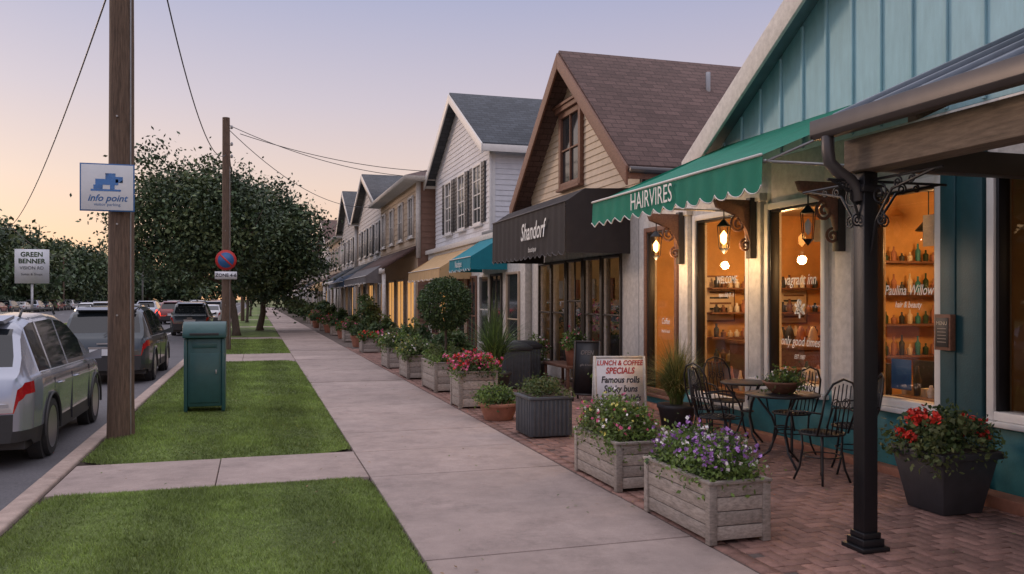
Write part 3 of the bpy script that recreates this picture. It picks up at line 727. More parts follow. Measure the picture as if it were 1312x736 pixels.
# ------------------------------------------------------------------ trees
def tree(name,base,cc,rad,ncl,nlf,ls,r0=.17,mats=(TL1,TL2,TL3),limbs=11,lob=16):
    o=O(name)
    o.part('trunk'); b=Vector(base); c=Vector(cc)
    fork=b+Vector(((c.x-b.x)*.25,(c.y-b.y)*.25,(c.z-rad[2]*.75-b.z)))
    mid=(b+fork)/2+Vector((.08,.0,0))
    o.tube([b+Vector((0,0,-.05)),b+Vector((0,0,.25)),mid,fork],[r0*1.5,r0*1.05,r0*.9,r0*.75],BARK,10)
    ends=[]
    for i in range(limbs):
        a=2*math.pi*i/limbs+R.uniform(-.3,.3); q=R.uniform(.35,.85); zz=R.uniform(-.4,.85)*math.sqrt(max(.1,1-q*q*.8))
        e=c+Vector((rad[0]*q*math.cos(a),rad[1]*q*math.sin(a),rad[2]*zz)); m1=fork.lerp(e,.5)+Vector((0,0,.1*rad[2]*R.uniform(-.5,1)))
        o.tube([fork-Vector((0,0,.1)),m1,e],[r0*.5,r0*.28,r0*.08],BARK,6); ends+= [m1,e]
        for k in range(3):
            e2=m1.lerp(e,.4+.2*k)+Vector(R.normal(0,.11,3))*rad[0]; o.tube([m1.lerp(e,.3+.2*k),e2],[r0*.16,r0*.04],BARK,5); ends.append(e2)
    P=[]
    lobes=[]
    for i in range(lob):
        l=R.normal(size=3); l/=np.linalg.norm(l); lobes.append((l,R.uniform(.72,1.15)))
    while len(P)<ncl:
        d=R.normal(size=3); d/=np.linalg.norm(d); bst=max(lobes,key=lambda L_:L_[0]@d); s=bst[1]*(.6+.4*max(0,bst[0]@d))
        rr=R.uniform(.12,1)**.45*s
        P.append(np.array(cc)+d*np.array(rad)*rr)
    P+= [np.array(e) for e in ends]
    P=np.array(P); cr=min(rad)*.12
    o.part('foliage')
    for k in range(3):
        Q=P[k::3]
        sc_=R.uniform(.6,1.5,(len(Q),1)); C=np.repeat(Q,nlf,0)+R.normal(0,1,(len(Q)*nlf,3))*cr*np.array([1.2,1.2,.7])*np.repeat(sc_,nlf,0)
        o.leaves(C,ls,mats[k],up=1)
    return o.done()
tree('street_tree',(-.85,40,0),(-2.35,40,5.0),(3.7,3.4,3.5),420,80,.09)
tree('street_tree',(.2,46,0),(.8,46,4.6),(3.0,3.2,3.6),400,80,.095)
tree('street_tree',(-.6,62,0),(-.6,62,3.9),(1.8,1.8,1.9),80,80,.13,r0=.1)
tree('street_tree',(-.5,84,0),(-.5,84,4.2),(2.,2,2.),60,70,.17,r0=.1)
def treerow(name,specs,ls,nl,n=34):
    o=O(name)
    for (x,y,h,r) in specs:
        o.part('trunks'); o.tube([(x,y,-.2),(x+.2,y,h*.5)],[r*.07,r*.04],BARK,6)
        o.part('foliage'); sh=R.uniform(-.25,.25,2)*r
        for k in range(3):
            d=R.normal(size=(n,3)); d/=np.linalg.norm(d,axis=1)[:,None]; d*=R.uniform(.2,1,(n,1))**.5
            Q=np.array([x,y,h*.5])+d*np.array([r,r,h*.47])*R.uniform(.6,1.1,(n,1)); Q[:,0]+=sh[0]*(Q[:,2]/h)
            C=np.repeat(Q,nl,0)+R.normal(0,r*.12,(n*nl,3)); C[:,2]=np.maximum(C[:,2],.2)
            o.leaves(C,ls,(TL1,TL2,TL3)[k],up=1)
    o.done()
sp=[(-35+R.uniform(-3,4),58+i*8,R.uniform(10.5,15.5),R.uniform(5,7.5)) for i in range(28)]
treerow('tree_row',sp,.36,34)
sp=[(-44+i*5.2+R.uniform(-2,2),300+R.uniform(-10,10),R.uniform(10,17),R.uniform(5,8)) for i in range(20)]
sp+=[(-60+R.uniform(-5,5),40+i*12,R.uniform(11,15),R.uniform(7,9)) for i in range(20)]
sp+=[(-52+R.uniform(-5,5),44+i*16,R.uniform(8,12),R.uniform(6,8)) for i in range(16)]
sp+=[(-20+R.uniform(-4,4),215+i*12,R.uniform(9,14),R.uniform(5,7)) for i in range(6)]
treerow('distant_trees',sp,.6,16)
hd=O('hedge'); 
C=np.stack([R.uniform(-33,-31.5,16000),R.uniform(45,290,16000),R.uniform(-.1,2.0,16000)],1); hd.leaves(C,.3,TL2); hd.done()

# ------------------------------------------------------------------ poles, wires, signs
def pole(base,H,r,name='utility_pole'):
    o=O(name,smooth=True); x,y=base
    pts=[(x,y,-.1),(x,y,.5),(x+.01,y,H*.5),(x,y,H)]
    o.part('pole'); o.tube(pts,[r*1.08,r,r*.93,r*.8],WOODP,20)
    o.part('hardware')
    for z in(1.5,2.6,3.9): o.tube([(x-.02,y-r-.02,z),(x-.02,y-r+.03,z)],.012,GALV,6)
    o.tube([(x+r*.8,y-r*.62,.05),(x+r*.8,y-r*.62,min(H-1,6))],.009,GALV,6)
    for dz in(.35,.9,1.3): o.lathe([(.03,0),(.045,.05),(.03,.1),(.001,.12)],(x+r+.03,y,H-dz),GALV,10); o.tube([(x,y,H-dz),(x+r+.04,y,H-dz)],.012,GALV,5)
    return o.done()
pole((-1.58,11.25),9.5,.152); pole((-.93,29),7.6,.145); pole((-.95,66),8,.14); pole((-.95,104),8,.14)
pole((-29.5,150),9,.15)
w=O('overhead_wires')
def wire(a,b,sag,r=.014,n=24):
    a=np.array(a,float);b=np.array(b,float)
    P=[tuple(a+(b-a)*t+np.array([0,0,-4*sag*t*(1-t)])) for t in np.linspace(0,1,n)]; w.tube(P,r,BLACK,5)
wire((-1.58,11.25,5.9),(-18,68,8.1),2.3,.012,40); wire((-18,68,8.1),(-29.5,150,8.5),1.0,.03)
wire((-1.45,11.25,7.4),(-.93,29,6.4),1.25,.012)
wire((-.5,29,7.1),(6.2,30,6.3),.25,.012); wire((-.93,29,7.4),(5.9,31.5,6.3),.35,.012); wire((-.93,29,7.3),(6.2,42,6.4),1.0,.012)
wire((-.93,29,7.3),(-.95,66,7.8),1.2,.02); wire((-.95,66,7.8),(-.95,104,7.8),1.2,.02)
w.done()
pl2=O('service_pole'); pl2.tube([(-18,68,-.1),(-18,68,8.15)],.07,GALV,8); pl2.done()

s=O('street_sign',bevel=.003); x,y,z=-1.70,11.06,3.03
s.part('panel'); s.box((x-.30,y-.012,z-.285),(x+.30,y,z+.285),BLUE); s.box((x-.285,y-.016,z-.27),(x+.285,y-.0125,z+.27),SIGNW)
s.part('pictogram')
q=y-.0185
s.box((x-.13,q,z+.03),(x+.12,q+.002,z+.10),BLUE); s.box((x-.02,q,z+.10),(x+.09,q+.002,z+.17),BLUE); s.box((x+.09,q,z+.06),(x+.17,q+.002,z+.13),BLUE)
s.box((x-.15,q,z-.02),(x-.05,q+.002,z+.03),BLUE); s.box((x+.03,q,z-.02),(x+.08,q+.002,z+.03),BLUE); s.box((x-.18,q,z-.045),(x+.15,q+.002,z-.022),BLUE)
s.text('info point',.11,(x,q,z-.13),(1,0,0),(0,0,1),BLUE,shear=.3,bold=.002); s.text('visitor parking',.05,(x,q,z-.205),(1,0,0),(0,0,1),BLUE)
s.part('brackets'); s.box((x-.05,y+.001,z+.18),(x+.28,y+.05,z+.21),GALV); s.box((x-.05,y+.001,z-.2),(x+.28,y+.05,z-.17),GALV)
s.done()
s=O('no_parking_sign'); c=(-.93,28.80,2.95)
s.part('disc'); s.lathe([(.33,0),(.33,.012)],c,RED,32,axis='y'); s.lathe([(.25,-.004),(.25,.0)],c,BLUE,32,axis='y')
s.prism([(c[0]-.20,c[2]+.16),(c[0]-.16,c[2]+.20),(c[0]+.20,c[2]-.16),(c[0]+.16,c[2]-.20)],'y',c[1]-.008,c[1]-.005,RED)
s.part('plate'); s.box((c[0]-.34,28.79,2.33),(c[0]+.34,28.81,2.58),SIGNW); s.text('ZONE 4-6',.15,(c[0],28.786,2.455),(1,0,0),(0,0,1),INK,bold=.004)
s.done()
s=O('roadside_sign'); x,y=-11.9,52.5
s.part('board'); s.box((x-.85,y,2.55),(x+.85,y+.1,4.45),SIGNW)
s.text('GREEN',.36,(x,y-.02,4.15),(1,0,0),(0,0,1),LF2,bold=.01); s.text('BENNER',.36,(x,y-.02,3.78),(1,0,0),(0,0,1),LF2,bold=.01); s.text('VISION RD',.25,(x,y-.02,3.4),(1,0,0),(0,0,1),INK); s.text('Suites & Shops',.18,(x,y-.02,3.05),(1,0,0),(0,0,1),INK)
s.part('posts'); s.box((x-.06,y+.02,-.05),(x+.06,y+.09,2.55),GALV); s.done()
s=O('street_lamp'); s.tube([(-14,118,-.1),(-14,118,9),(-13.6,118,9.6),(-12.5,118,9.8)],[.12,.09,.07,.06],GALV,8); s.box((-12.9,117.8,9.7),(-12,118.2,9.88),GALV); s.done()

# green postal box
m=O('mail_collection_box',bevel=.012); cx,cy=-.72,13.35
m.part('body')
m.box((cx-.285,cy-.25,.05),(cx-.235,cy+.27,1.12),MAILG); m.box((cx+.235,cy-.25,.05),(cx+.285,cy+.27,1.12),MAILG)
m.box((cx-.234,cy-.235,.12),(cx+.234,cy+.26,1.12),MAILG)
prof=[(cy-.30,1.125),(cy+.30,1.125),(cy+.30,1.22),(cy+.22,1.31),(cy+.08,1.36),(cy-.12,1.36),(cy-.24,1.31),(cy-.30,1.20)]
m.part('lid'); m.prism(prof,'x',cx-.30,cx+.30,MAILG)
m.part('door'); m.box((cx-.20,cy-.25,.18),(cx+.20,cy-.237,.90),MAILG); m.box((cx-.17,cy-.245,.98),(cx+.17,cy-.2365,1.06),MAILG); m.box((cx-.2,cy-.315,1.17),(cx+.2,cy-.302,1.20),POTD)
m.box((cx+.15,cy-.265,.6),(cx+.17,cy-.251,.66),GALV)
m.part('feet')
for dx in(-.255,.255):
    for dy in(-.2,.22): m.box((cx+dx-.03,cy+dy-.03,-.02),(cx+dx+.03,cy+dy+.03,.048),POTD)
m.done()

# ------------------------------------------------------------------ vehicles
def I(pts,y): return float(np.interp(y,[p[0] for p in pts],[p[1] for p in pts]))
def suv(name,loc,paint,lit=False,flip=False,Wd=1.86,sc=1.,rails=True,kind='suv'):
    T=np.eye(4)*1.0; T[:3,:3]*=sc
    if flip: T[0,0]*=-1; T[1,1]*=-1
    T[:3,3]=loc
    o=O(name,smooth=True,T=T)
    top=[(0,.72),(.03,.96),(.10,1.04),(.34,1.44),(.50,1.57),(.8,1.635),(1.8,1.66),(2.4,1.62),(2.72,1.54),(3.50,1.07),(3.62,1.04),(4.2,.96),(4.48,.84),(4.58,.72),(4.62,.55)]
    if kind=='sedan': top=[(0,.72),(.03,.92),(.10,.98),(.6,1.02),(1.15,1.34),(1.5,1.43),(2.2,1.44),(2.6,1.36),(3.35,.98),(3.5,.96),(4.2,.88),(4.48,.78),(4.58,.68),(4.62,.55)]
    belt=[(0,.66),(.03,.90),(.10,.97),(.6,1.0),(3.4,.96),(3.6,.96),(4.2,.86),(4.5,.74),(4.62,.5)]
    plan=[(0,.80),(.06,.88),(.2,.945),(.5,.985),(.9,1),(3.5,1),(4.0,.97),(4.35,.90),(4.52,.80),(4.62,.62)]
    yr,yf=.95,3.68; ar=.385; zc=.34
    ys=set(np.round(np.linspace(0,4.62,70),3))|{.03,.06,.1,.14,.34,.42,.5,2.72,2.78,3.5,3.56,4.58}
    for c in(yr,yf):
        for a in np.linspace(0,math.pi,15): ys.add(round(c+ar*math.cos(a),3))
        ys|={round(c-ar-.004,3),round(c+ar+.004,3)}
    ys=sorted(ys); S=[]
    for y in ys:
        T_=I(top,y); B=min(I(belt,y),T_-.012); w=Wd/2*I(plan,y); z0=.24 if .3<y<4.2 else .30
        for c in(yr,yf):
            if abs(y-c)<ar: z0=max(z0,zc+math.sqrt(ar*ar-(y-c)**2))
        hh=max(0,T_-B); k=hh/.66
        z1=max(z0+.01,.42); z2=max(z1+.01,.60); z3=max(z2+.01,B-.17)
        S.append([(w*.955,z0),(w*.985,z1),(w*.992,z2),(w*1.0,z3),(w*.985,B-.045),(w*.955,B),(w*(.945-.0*k),B+.2*min(hh,.05)),(w*(.945-.20*k),B+hh*.86),(w*(.86-.20*k),B+hh*.965),(w*.35,T_-.003),(0,T_)])
    S=np.array(S); ny,ns=S.shape[0],S.shape[1]
    o.part('bodywork')
    V=[]
    for side in(1,-1):
        for j in range(ny):
            for i in range(ns): V.append((side*S[j,i,0],ys[j],S[j,i,1]))
    win=[(.52,.98),(1.06,1.92),(2.0,3.08)] if kind=='suv' else [(1.1,1.9),(1.98,2.95)]
    rw=(.12,.42) if kind=='suv' else (.66,1.2); ws=(2.80,3.44) if kind=='suv' else (2.66,3.28)
    FF={}
    def add(mm,f): FF.setdefault(mm.name,(mm,[]))[1].append(f)
    for si in(0,1):
        of=si*ny*ns
        for j in range(ny-1):
            ym=(ys[j]+ys[j+1])/2
            for i in range(ns-1):
                mm=paint; hh=S[j,8,1]-S[j,5,1]
                if i==6 and hh>.12 and any(a<ym<b for a,b in win): mm=CARGL
                if i>=8 and (rw[0]<ym<rw[1] or ws[0]<ym<ws[1]): mm=CARGL
                if i==0: mm=PLAST
                if i==3 and ym<.30: mm=TAILON if lit else TAIL
                if i in(3,) and ym>4.25: mm=HEADON if lit=='head' else HEAD
                a=of+j*ns+i; f=(a,a+ns,a+ns+1,a+1)
                add(mm,f if si==0 else f[::-1])
    for nme,(mm,fs) in FF.items():
        used=sorted({i for f in fs for i in f}); mp={u:k for k,u in enumerate(used)}
        o.raw([V[u] for u in used],[tuple(mp[i] for i in f) for f in fs],mm)
    for j,sg in((0,-1),(ny-1,1)):
        xs=np.linspace(-1,1,13)
        for i in range(ns-1):
            for k in range(12):
                x0,x1=xs[k],xs[k+1]; a=S[j,i];b=S[j,i+1]; y=ys[j]
                bul=lambda t:(1-t*t)*.05*sg
                mm=paint
                if i<=1: mm=PLAST
                if j==0 and i==3 and abs((x0+x1)/2)>.5: mm=TAILON if lit else TAIL
                if j>0 and i in(3,) and abs((x0+x1)/2)>.5: mm=HEADON if lit=='head' else HEAD
                if j>0 and i==2: mm=PLAST
                q=[(a[0]*x0,y+bul(x0),a[1]),(a[0]*x1,y+bul(x1),a[1]),(b[0]*x1,y+bul(x1),b[1]),(b[0]*x0,y+bul(x0),b[1])]
                if sg>0: q=q[::-1]
                o.raw(q,[(0,1,2,3)],mm)
    o.part('underbody'); o.box((-Wd/2*.86,.2,.2),(Wd/2*.86,4.35,.52),PLAST)
    for c in(yr,yf):
        for s_ in(-1,1):
            o.lathe([(.40,-.14),(.40,.0)],(s_*(Wd/2*.93)-.0 if s_>0 else -(Wd/2*.93)+.14,c,zc),PLAST,24,axis='x')
    o.part('arch_trim')
    for c in(yr,yf):
        for s_ in(-1,1):
            o.tube([(s_*(Wd/2*.993),c+(ar+.004)*math.cos(a),zc+(ar+.004)*math.sin(a)) for a in np.linspace(-.15,math.pi+.15,22)],.017,PLAST,6)
    o.part('wheels')
    for c in(yr,yf):
        for s_ in(-1,1):
            x0=s_*(Wd/2-.215)
            P=[(.20,0),(.315,.0),(.34,.03),(.34,.17),(.32,.20),(.245,.205),(.24,.17)]
            o.lathe([(r,z*s_) for r,z in P],(x0,c,zc),TIRE,28,axis='x')
            o.lathe([(.24,.10*s_),(.001,.10*s_)],(x0,c,zc),PLAST,24,axis='x')
            o.lathe([(.245,.20*s_),(.215,.185*s_),(.21,.11*s_)],(x0,c,zc),RIM,28,axis='x')
            o.lathe([(.05,.10*s_),(.05,.175*s_),(.001,.18*s_)],(x0,c,zc),RIM,12,axis='x')
            for k in range(5):
                for dA in(-.13,.13):
                    a=2*math.pi*k/5+.3+dA; ca,sa=math.cos(a),math.sin(a); t1=(-sa,ca)
                    xo=x0+s_*.178; xi=x0+s_*.14
                    pts=[]
                    for r_,hw in((.04,.014),(.222,.014)):
                        for sg in(-1,1): pts.append((c+ca*r_+t1[0]*hw*sg,zc+sa*r_+t1[1]*hw*sg))
                    A=[(xo,)+pts[0],(xo,)+pts[1],(xo+s_*.012,)+pts[3],(xo+s_*.012,)+pts[2]]; B=[(xi,)+pts[0],(xi,)+pts[1],(xi,)+pts[3],(xi,)+pts[2]]
                    o.hexa(B,A,RIM)
    o.part('trim')
    wv=Wd/2
    def wy(y): return wv*I(plan,y)
    for s_ in(-1,1):
        for y in(1.02,1.98,3.12): 
            z0=.30 if abs(y-yr)>ar else .78
            o.box((s_*wy(y)*.98,y-.003,z0),(s_*(wy(y)+.0005),y+.003,.9),INK)
        for y in(1.18,2.12): o.tube([(s_*wv*.985,y,.82),(s_*(wv+.028),y+.03,.83),(s_*(wv+.028),y+.17,.83),(s_*wv*.985,y+.2,.82)],.012,paint,6)
        o.hexa([(s_*(wv*.93),3.0,.97),(s_*(wv+.18),2.98,.99),(s_*(wv+.16),3.1,.99),(s_*(wv*.93),3.1,.97)],[(s_*(wv*.93),3.0,1.03),(s_*(wv+.18),2.98,1.13),(s_*(wv+.16),3.1,1.12),(s_*(wv*.93),3.1,1.03)],paint)
        if rails and kind=='suv': o.tube([(s_*.62,.75,1.62),(s_*.62,.85,1.69),(s_*.62,2.3,1.69),(s_*.62,2.45,1.62)],.016,PLAST,6)
        o.tube([(s_*wv*.955,.55,1.0),(s_*wv*.955,3.1,.972)],.009,RIM,4)
    o.box((-.26,-.062,.62),(.26,-.052,.76),SIGNW)
    o.box((-.28,-.060,.77),(.28,-.047,.80),RIM)
    o.box((-.12,-.054,.86),(.12,-.049,.885),RIM)
    if kind=='suv': 
        o.hexa([(-.58,.34,1.55),(.58,.34,1.55),(.60,.62,1.60),(-.60,.62,1.60)],[(-.56,.30,1.58),(.56,.30,1.58),(.60,.62,1.635),(-.60,.62,1.635)],paint)
    o.tube([(0,.05,1.04),(.25,.17,1.22)],.008,PLAST,4)
    return o.done()
suv('silver_suv',(-3.18,10.0,-.12),SILV)
suv('charcoal_suv',(-3.08,19.5,-.12),DKPT)
suv('dark_suv',(-3.1,44,-.12),DKPT)
suv('parked_car',(-3.1,58,-.12),WHPT,kind='sedan')
suv('parked_car',(-3.1,66,-.12),DKPT); suv('parked_car',(-3.1,74,-.12),SILV,kind='sedan'); suv('parked_car',(-3.1,84,-.12),DKPT,lit=True)
suv('white_suv',(-8.9,56,-.12),WHPT,lit=True)
suv('red_suv',(-5.7,64,-.12),REPT,lit=True)
for y,x,pm,k in((66,-8.8,DKPT,'sedan'),(76,-8.8,SILV,'suv'),(78,-5.7,DKPT,'sedan'),(88,-8.9,REPT,'sedan'),(90,-5.6,WHPT,'suv'),(100,-8.8,DKPT,'suv'),(104,-5.6,DKPT,'sedan'),(116,-5.6,SILV,'sedan'),(114,-8.8,WHPT,'sedan'),(130,-5.6,REPT,'suv'),(134,-8.8,DKPT,'suv'),(150,-5.6,WHPT,'sedan'),(158,-8.8,SILV,'sedan')):
    suv('sedan_car' if k=='sedan' else 'suv_car',(x,y,-.12),pm,lit=True,kind=k)
for x,y,pm in((-16,95,WHPT),(-16,120,DKPT),(-16,145,SILV),(-19.5,135,SILV),(-19.5,180,WHPT)): suv('oncoming_car',(x,y,-.12),pm,lit='head',flip=True,kind='sedan')
for k in range(16): suv('parked_car',(-29.3+R.uniform(-.2,.2),72+k*6.2,-.12),[DKPT,DKPT,SILV,REPT,WHPT][k*3%5],kind='suv' if k%2 else 'sedan')

# ------------------------------------------------------------------ planters and plants
def bush(o,c,rx,ry,h,n,ls,lm,fl=None,nf=0,fs=.016,spill=.0):
    o.part('leaves')
    cl=max(10,n//45); D=R.uniform(-1,1,(cl,2))*np.array([rx,ry]) ; hz=h*(1-.5*((D/np.array([rx,ry]))**2).sum(1)/1.2)*R.uniform(.3,1.15,cl)
    P=np.column_stack([D,hz])+np.array(c)
    for k,m_ in enumerate(lm):
        Q=P[k::len(lm)]; kk=max(8,n//cl); C=np.repeat(Q,kk,0)+R.normal(0,1,(len(Q)*kk,3))*np.array([.055,.055,.05]); 
        C[:,2]-=spill*R.random(len(C))*(np.maximum(np.abs(C[:,0]-c[0])/rx,np.abs(C[:,1]-c[1])/ry)>.9)
        o.leaves(C,ls,m_,up=.8)
    for i in range(24):
        q=P[i%len(P)]; o.tube([(c[0]+(q[0]-c[0])*.5,c[1]+(q[1]-c[1])*.5,c[2]-.03),tuple(q)],.003,LF2,4)
    if fl:
        o.part('flowers')
        for k,m_ in enumerate(fl):
            Q=P[R.integers(0,len(P),nf//len(fl))]; C=Q+R.normal(0,1,Q.shape)*np.array([.07,.07,.035])+np.array([0,0,.055])
            for d in range(3): o.leaves(C+R.normal(0,fs*.35,C.shape),fs,m_,asp=.85,up=.6)
def woodbox(o,x0,y0,x1,y1,h,m=WOODG,nb=4):
    o.part('box'); th=.025; bh=h/nb
    for k in range(nb):
        z0=.03+k*bh*.97; z1=z0+bh*.97-.006
        j=lambda:R.uniform(-.004,.004)
        o.box((x0+j(),y0+th,z0),(x0+th,y1-th,z1),m); o.box((x1-th,y0+th,z0),(x1+j(),y1-th,z1),m)
        o.box((x0+.002,y0+j(),z0),(x1-.002,y0+th-.001,z1),m); o.box((x0+.002,y1-th+.001,z0),(x1-.002,y1,z1),m)
    for x in(x0-.012,x1-.048):
        for y in(y0-.012,y1-.048): o.box((x,y,0.002),(x+.06,y+.06,h+.005),m)
    o.box((x0-.02,y0-.02,h+.006),(x1+.02,y0+.03,h+.028),m); o.box((x0-.02,y1-.03,h+.006),(x1+.02,y1+.02,h+.028),m)
    o.box((x0-.02,y0+.031,h+.006),(x0+.03,y1-.031,h+.028),m); o.box((x1-.03,y0+.031,h+.006),(x1+.02,y1-.031,h+.028),m)
    o.part('soil'); o.box((x0+.03,y0+.03,.05),(x1-.03,y1-.03,h-.02),SOIL)
def planter(kind,x0,y0,x1,y1,h,plant):
    o=O('flower_planter',bevel=.003)
    if kind=='wood': woodbox(o,x0,y0,x1,y1,h)
    elif kind=='ribbed':
        o.part('box'); o.box((x0,y0,.02),(x1,y1,h-.03),POTG); o.box((x0-.02,y0-.02,h-.03),(x1+.02,y1+.02,h),POTG)
        n=9
        for k in range(n):
            y=y0+.02+(y1-y0-.04)*(k+.2)/n; o.box((x0-.012,y,.03),(x0,y+.03,h-.04),POTG); x=x0+.02+(x1-x0-.04)*(k+.2)/n; o.box((x,y0-.012,.03),(x+.03,y0,h-.04),POTG)
        o.part('soil'); o.box((x0+.03,y0+.03,h+.001),(x1-.03,y1-.03,h+.01),SOIL)
    elif kind=='round':
        cx,cy=(x0+x1)/2,(y0+y1)/2; r=(x1-x0)/2
        o.part('box'); o.lathe([(r*.72,0.002),(r*.97,h*.82),(r*1.06,h*.83),(r*1.06,h),(r*.93,h),(r*.9,h-.04)],(cx,cy,0),TERRA,28); 
    plant(o,((x0+x1)/2,(y0+y1)/2,h),(x1-x0)/2,(y1-y0)/2); o.done()
planter('wood',2.99,5.15,3.45,6.15,.41,lambda o,c,a,b:bush(o,c,a*.95,b*.95,.26,5600,.018,(LFG,LF1,LFG),(FPU,FPU,FWH),420,.015,.12))
planter('wood',3.03,6.8,3.5,7.8,.41,lambda o,c,a,b:bush(o,c,a*1.0,b*.95,.30,5600,.019,(LFG,LF3,LFG),(FYE,FWH,FPK),200,.014,.15))
planter('ribbed',3.18,9.7,3.72,10.3,.50,lambda o,c,a,b:bush(o,c,a*.8,b*.8,.16,1500,.02,(LF1,LF3),None))
planter('round',3.0,11.15,3.55,11.7,.24,lambda o,c,a,b:bush(o,c,a*.9,b*.9,.18,1800,.022,(LF1,LFG),None))
planter('wood',3.0,12.65,3.6,13.25,.55,lambda o,c,a,b:bush(o,c,a*1.1,b*1.1,.24,3000,.022,(LF1,LFG),(FPK,FPK,FRE),420,.022,.1))
def pl_mix(o,c,a,b): bush(o,c,a*1.1,b*1.1,.38,2600,.03,(LFG,LF1,LF3),(FYE,FWH),60,.02,.1)
def topi(o,c,a,b):
    bush(o,c,a,b,.22,1800,.028,(LFG,LF3),None)
    o.part('topiary'); o.tube([(c[0],c[1],c[2]-.05),(c[0]+.01,c[1],c[2]+.35),(c[0],c[1],1.35)],.025,BARK,8)
    n=9000; d=R.normal(size=(n,3)); d/=np.linalg.norm(d,axis=1)[:,None]; rr=.50*(1+.06*np.sin(d[:,:1]*9)*np.cos(d[:,1:2]*8))*R.uniform(.72,1.04,(n,1))
    P=np.array([c[0],c[1],1.60])+d*rr; o.leaves(P[:6000],.026,LF2); o.leaves(P[6000:],.026,LF1)
planter('wood',3.1,15.0,3.75,16.2,.52,topi)
planter('wood',3.05,17.6,3.6,18.6,.48,pl_mix); planter('wood',3.05,20.4,3.6,21.4,.48,pl_mix)
for k in range(12):
    y=23.5+k*3.3+R.uniform(-.5,.5); hh=R.uniform(.2,.5); cm=[(LF1,LF3),(LFG,LF1),(LF2,LF1)][k%3]; xo=R.uniform(0,.3)
    planter('wood' if k%2 else 'round',3.1+xo,y,3.65+xo,y+.7,.42,(lambda hh,cm,k:lambda o,c,a,b:bush(o,c,a*1.1,b*1.1,hh,1300,.04,cm,[(FPK,),(FRE,),None][k%3],60,.035))(hh,cm,k))
def shrub(x,y,r,h,ls=.05,n=2500,lm=(LF1,LF2,LF3)):
    o=O('shrub'); o.part('stems')
    for k in range(6): a=k; o.tube([(x,y,-.02),(x+r*.5*math.cos(a),y+r*.5*math.sin(a),h*.7)],.012,BARK,5)
    o.part('leaves'); d=R.normal(size=(40,3)); d/=np.linalg.norm(d,axis=1)[:,None]; P=np.array([x,y,h*.5])+d*np.array([r*.8,r*.8,h*.42])*R.uniform(.4,1.15,(40,1))
    for k,m_ in enumerate(lm):
        Q=P[k::len(lm)]; kk=n//40; C=np.repeat(Q,kk,0)+R.normal(0,r*.15,(len(Q)*kk,3)); C[:,2]=np.maximum(C[:,2],.02); o.leaves(C,ls,m_,up=.6)
    o.done()
for (x,y,r,h) in[(4.0,17.5,.45,1.1),(4.2,19.6,.5,1.0),(4.0,22,.5,1.1),(4.2,25,.5,.9),(4.1,28.5,.5,1.1),(4.1,32.5,.6,1.9),(4.1,37,.5,.9),(4.2,43.5,.6,1.2),(4.2,50,.6,1.3),(4.2,57,.7,1.5),(4.1,68,.8,1.4),(4.1,82,.9,1.7),(4.1,100,1.,2.0)]:
    shrub(x,y,r,h,ls=.03+.001*y)
o=O('yucca_plant'); o.part('pot'); o.lathe([(.2,0.002),(.27,.36),(.30,.38),(.30,.42),(.25,.42)],(4.0,14.2,0),POTD,20)
o.part('blades'); o.blades((4.0,14.2,.4),280,1.4,.85,LF1,w=.013,seg=6,droop=.9); o.blades((4.0,14.2,.4),150,1.1,1.1,LFG,w=.013,seg=6,droop=1.0); o.done()
o=O('ornamental_grass'); gx,gy=5.28,9.95; o.part('pot'); o.lathe([(.19,0.002),(.24,.26),(.26,.28),(.26,.32),(.2,.32)],(gx,gy,0),POTD,20)
o.part('blades'); o.blades((gx,gy,.28),620,1.0,.85,LF3,w=.007,seg=6,droop=1.); o.blades((gx,gy,.28),480,.98,.95,LFS,w=.006,seg=6,droop=1.1); o.blades((gx,gy,.28),420,.8,1.0,LFG,w=.007,seg=5,droop=1.1); o.done()
o=O('dark_planter',bevel=.006); o.part('pot'); o.hexa([(4.85,10.75,.002),(5.15,10.75,.002),(5.15,11.05,.002),(4.85,11.05,.002)],[(4.8,10.7,.55),(5.2,10.7,.55),(5.2,11.1,.55),(4.8,11.1,.55)],POTD); o.part('soil'); o.box((4.84,10.74,.551),(5.16,11.06,.56),SOIL); bush(o,(5,10.9,.55),.15,.15,.2,500,.022,(LF1,LF2)); o.done()
o=O('geranium_pot',bevel=.008); cx,cy=5.32,5.5
o.part('pot'); b0,t0=.19,.27
o.hexa([(cx-b0,cy-b0,.002),(cx+b0,cy-b0,.002),(cx+b0,cy+b0,.002),(cx-b0,cy+b0,.002)],[(cx-t0,cy-t0,.44),(cx+t0,cy-t0,.44),(cx+t0,cy+t0,.44),(cx-t0,cy+t0,.44)],POTD)
o.box((cx-t0-.03,cy-t0-.03,.44),(cx+t0+.03,cy+t0+.03,.50),POTD); o.part('soil'); o.box((cx-t0,cy-t0,.501),(cx+t0,cy+t0,.51),SOIL)
bush(o,(cx,cy,.50),.32,.32,.24,3000,.024,(LF1,LF3,LF2),(FRE,),0,.02,.12)
o.part('flowers')
for k in range(17):
    q=np.array([cx+R.uniform(-.36,.36),cy+R.uniform(-.36,.36),.62+R.uniform(-.02,.17)]); o.tube([(cx,cy,.5),tuple(q)],.003,LF1,4)
    o.leaves(q+R.normal(0,.022,(40,3)),.018,FRE,asp=.9)
o.done()

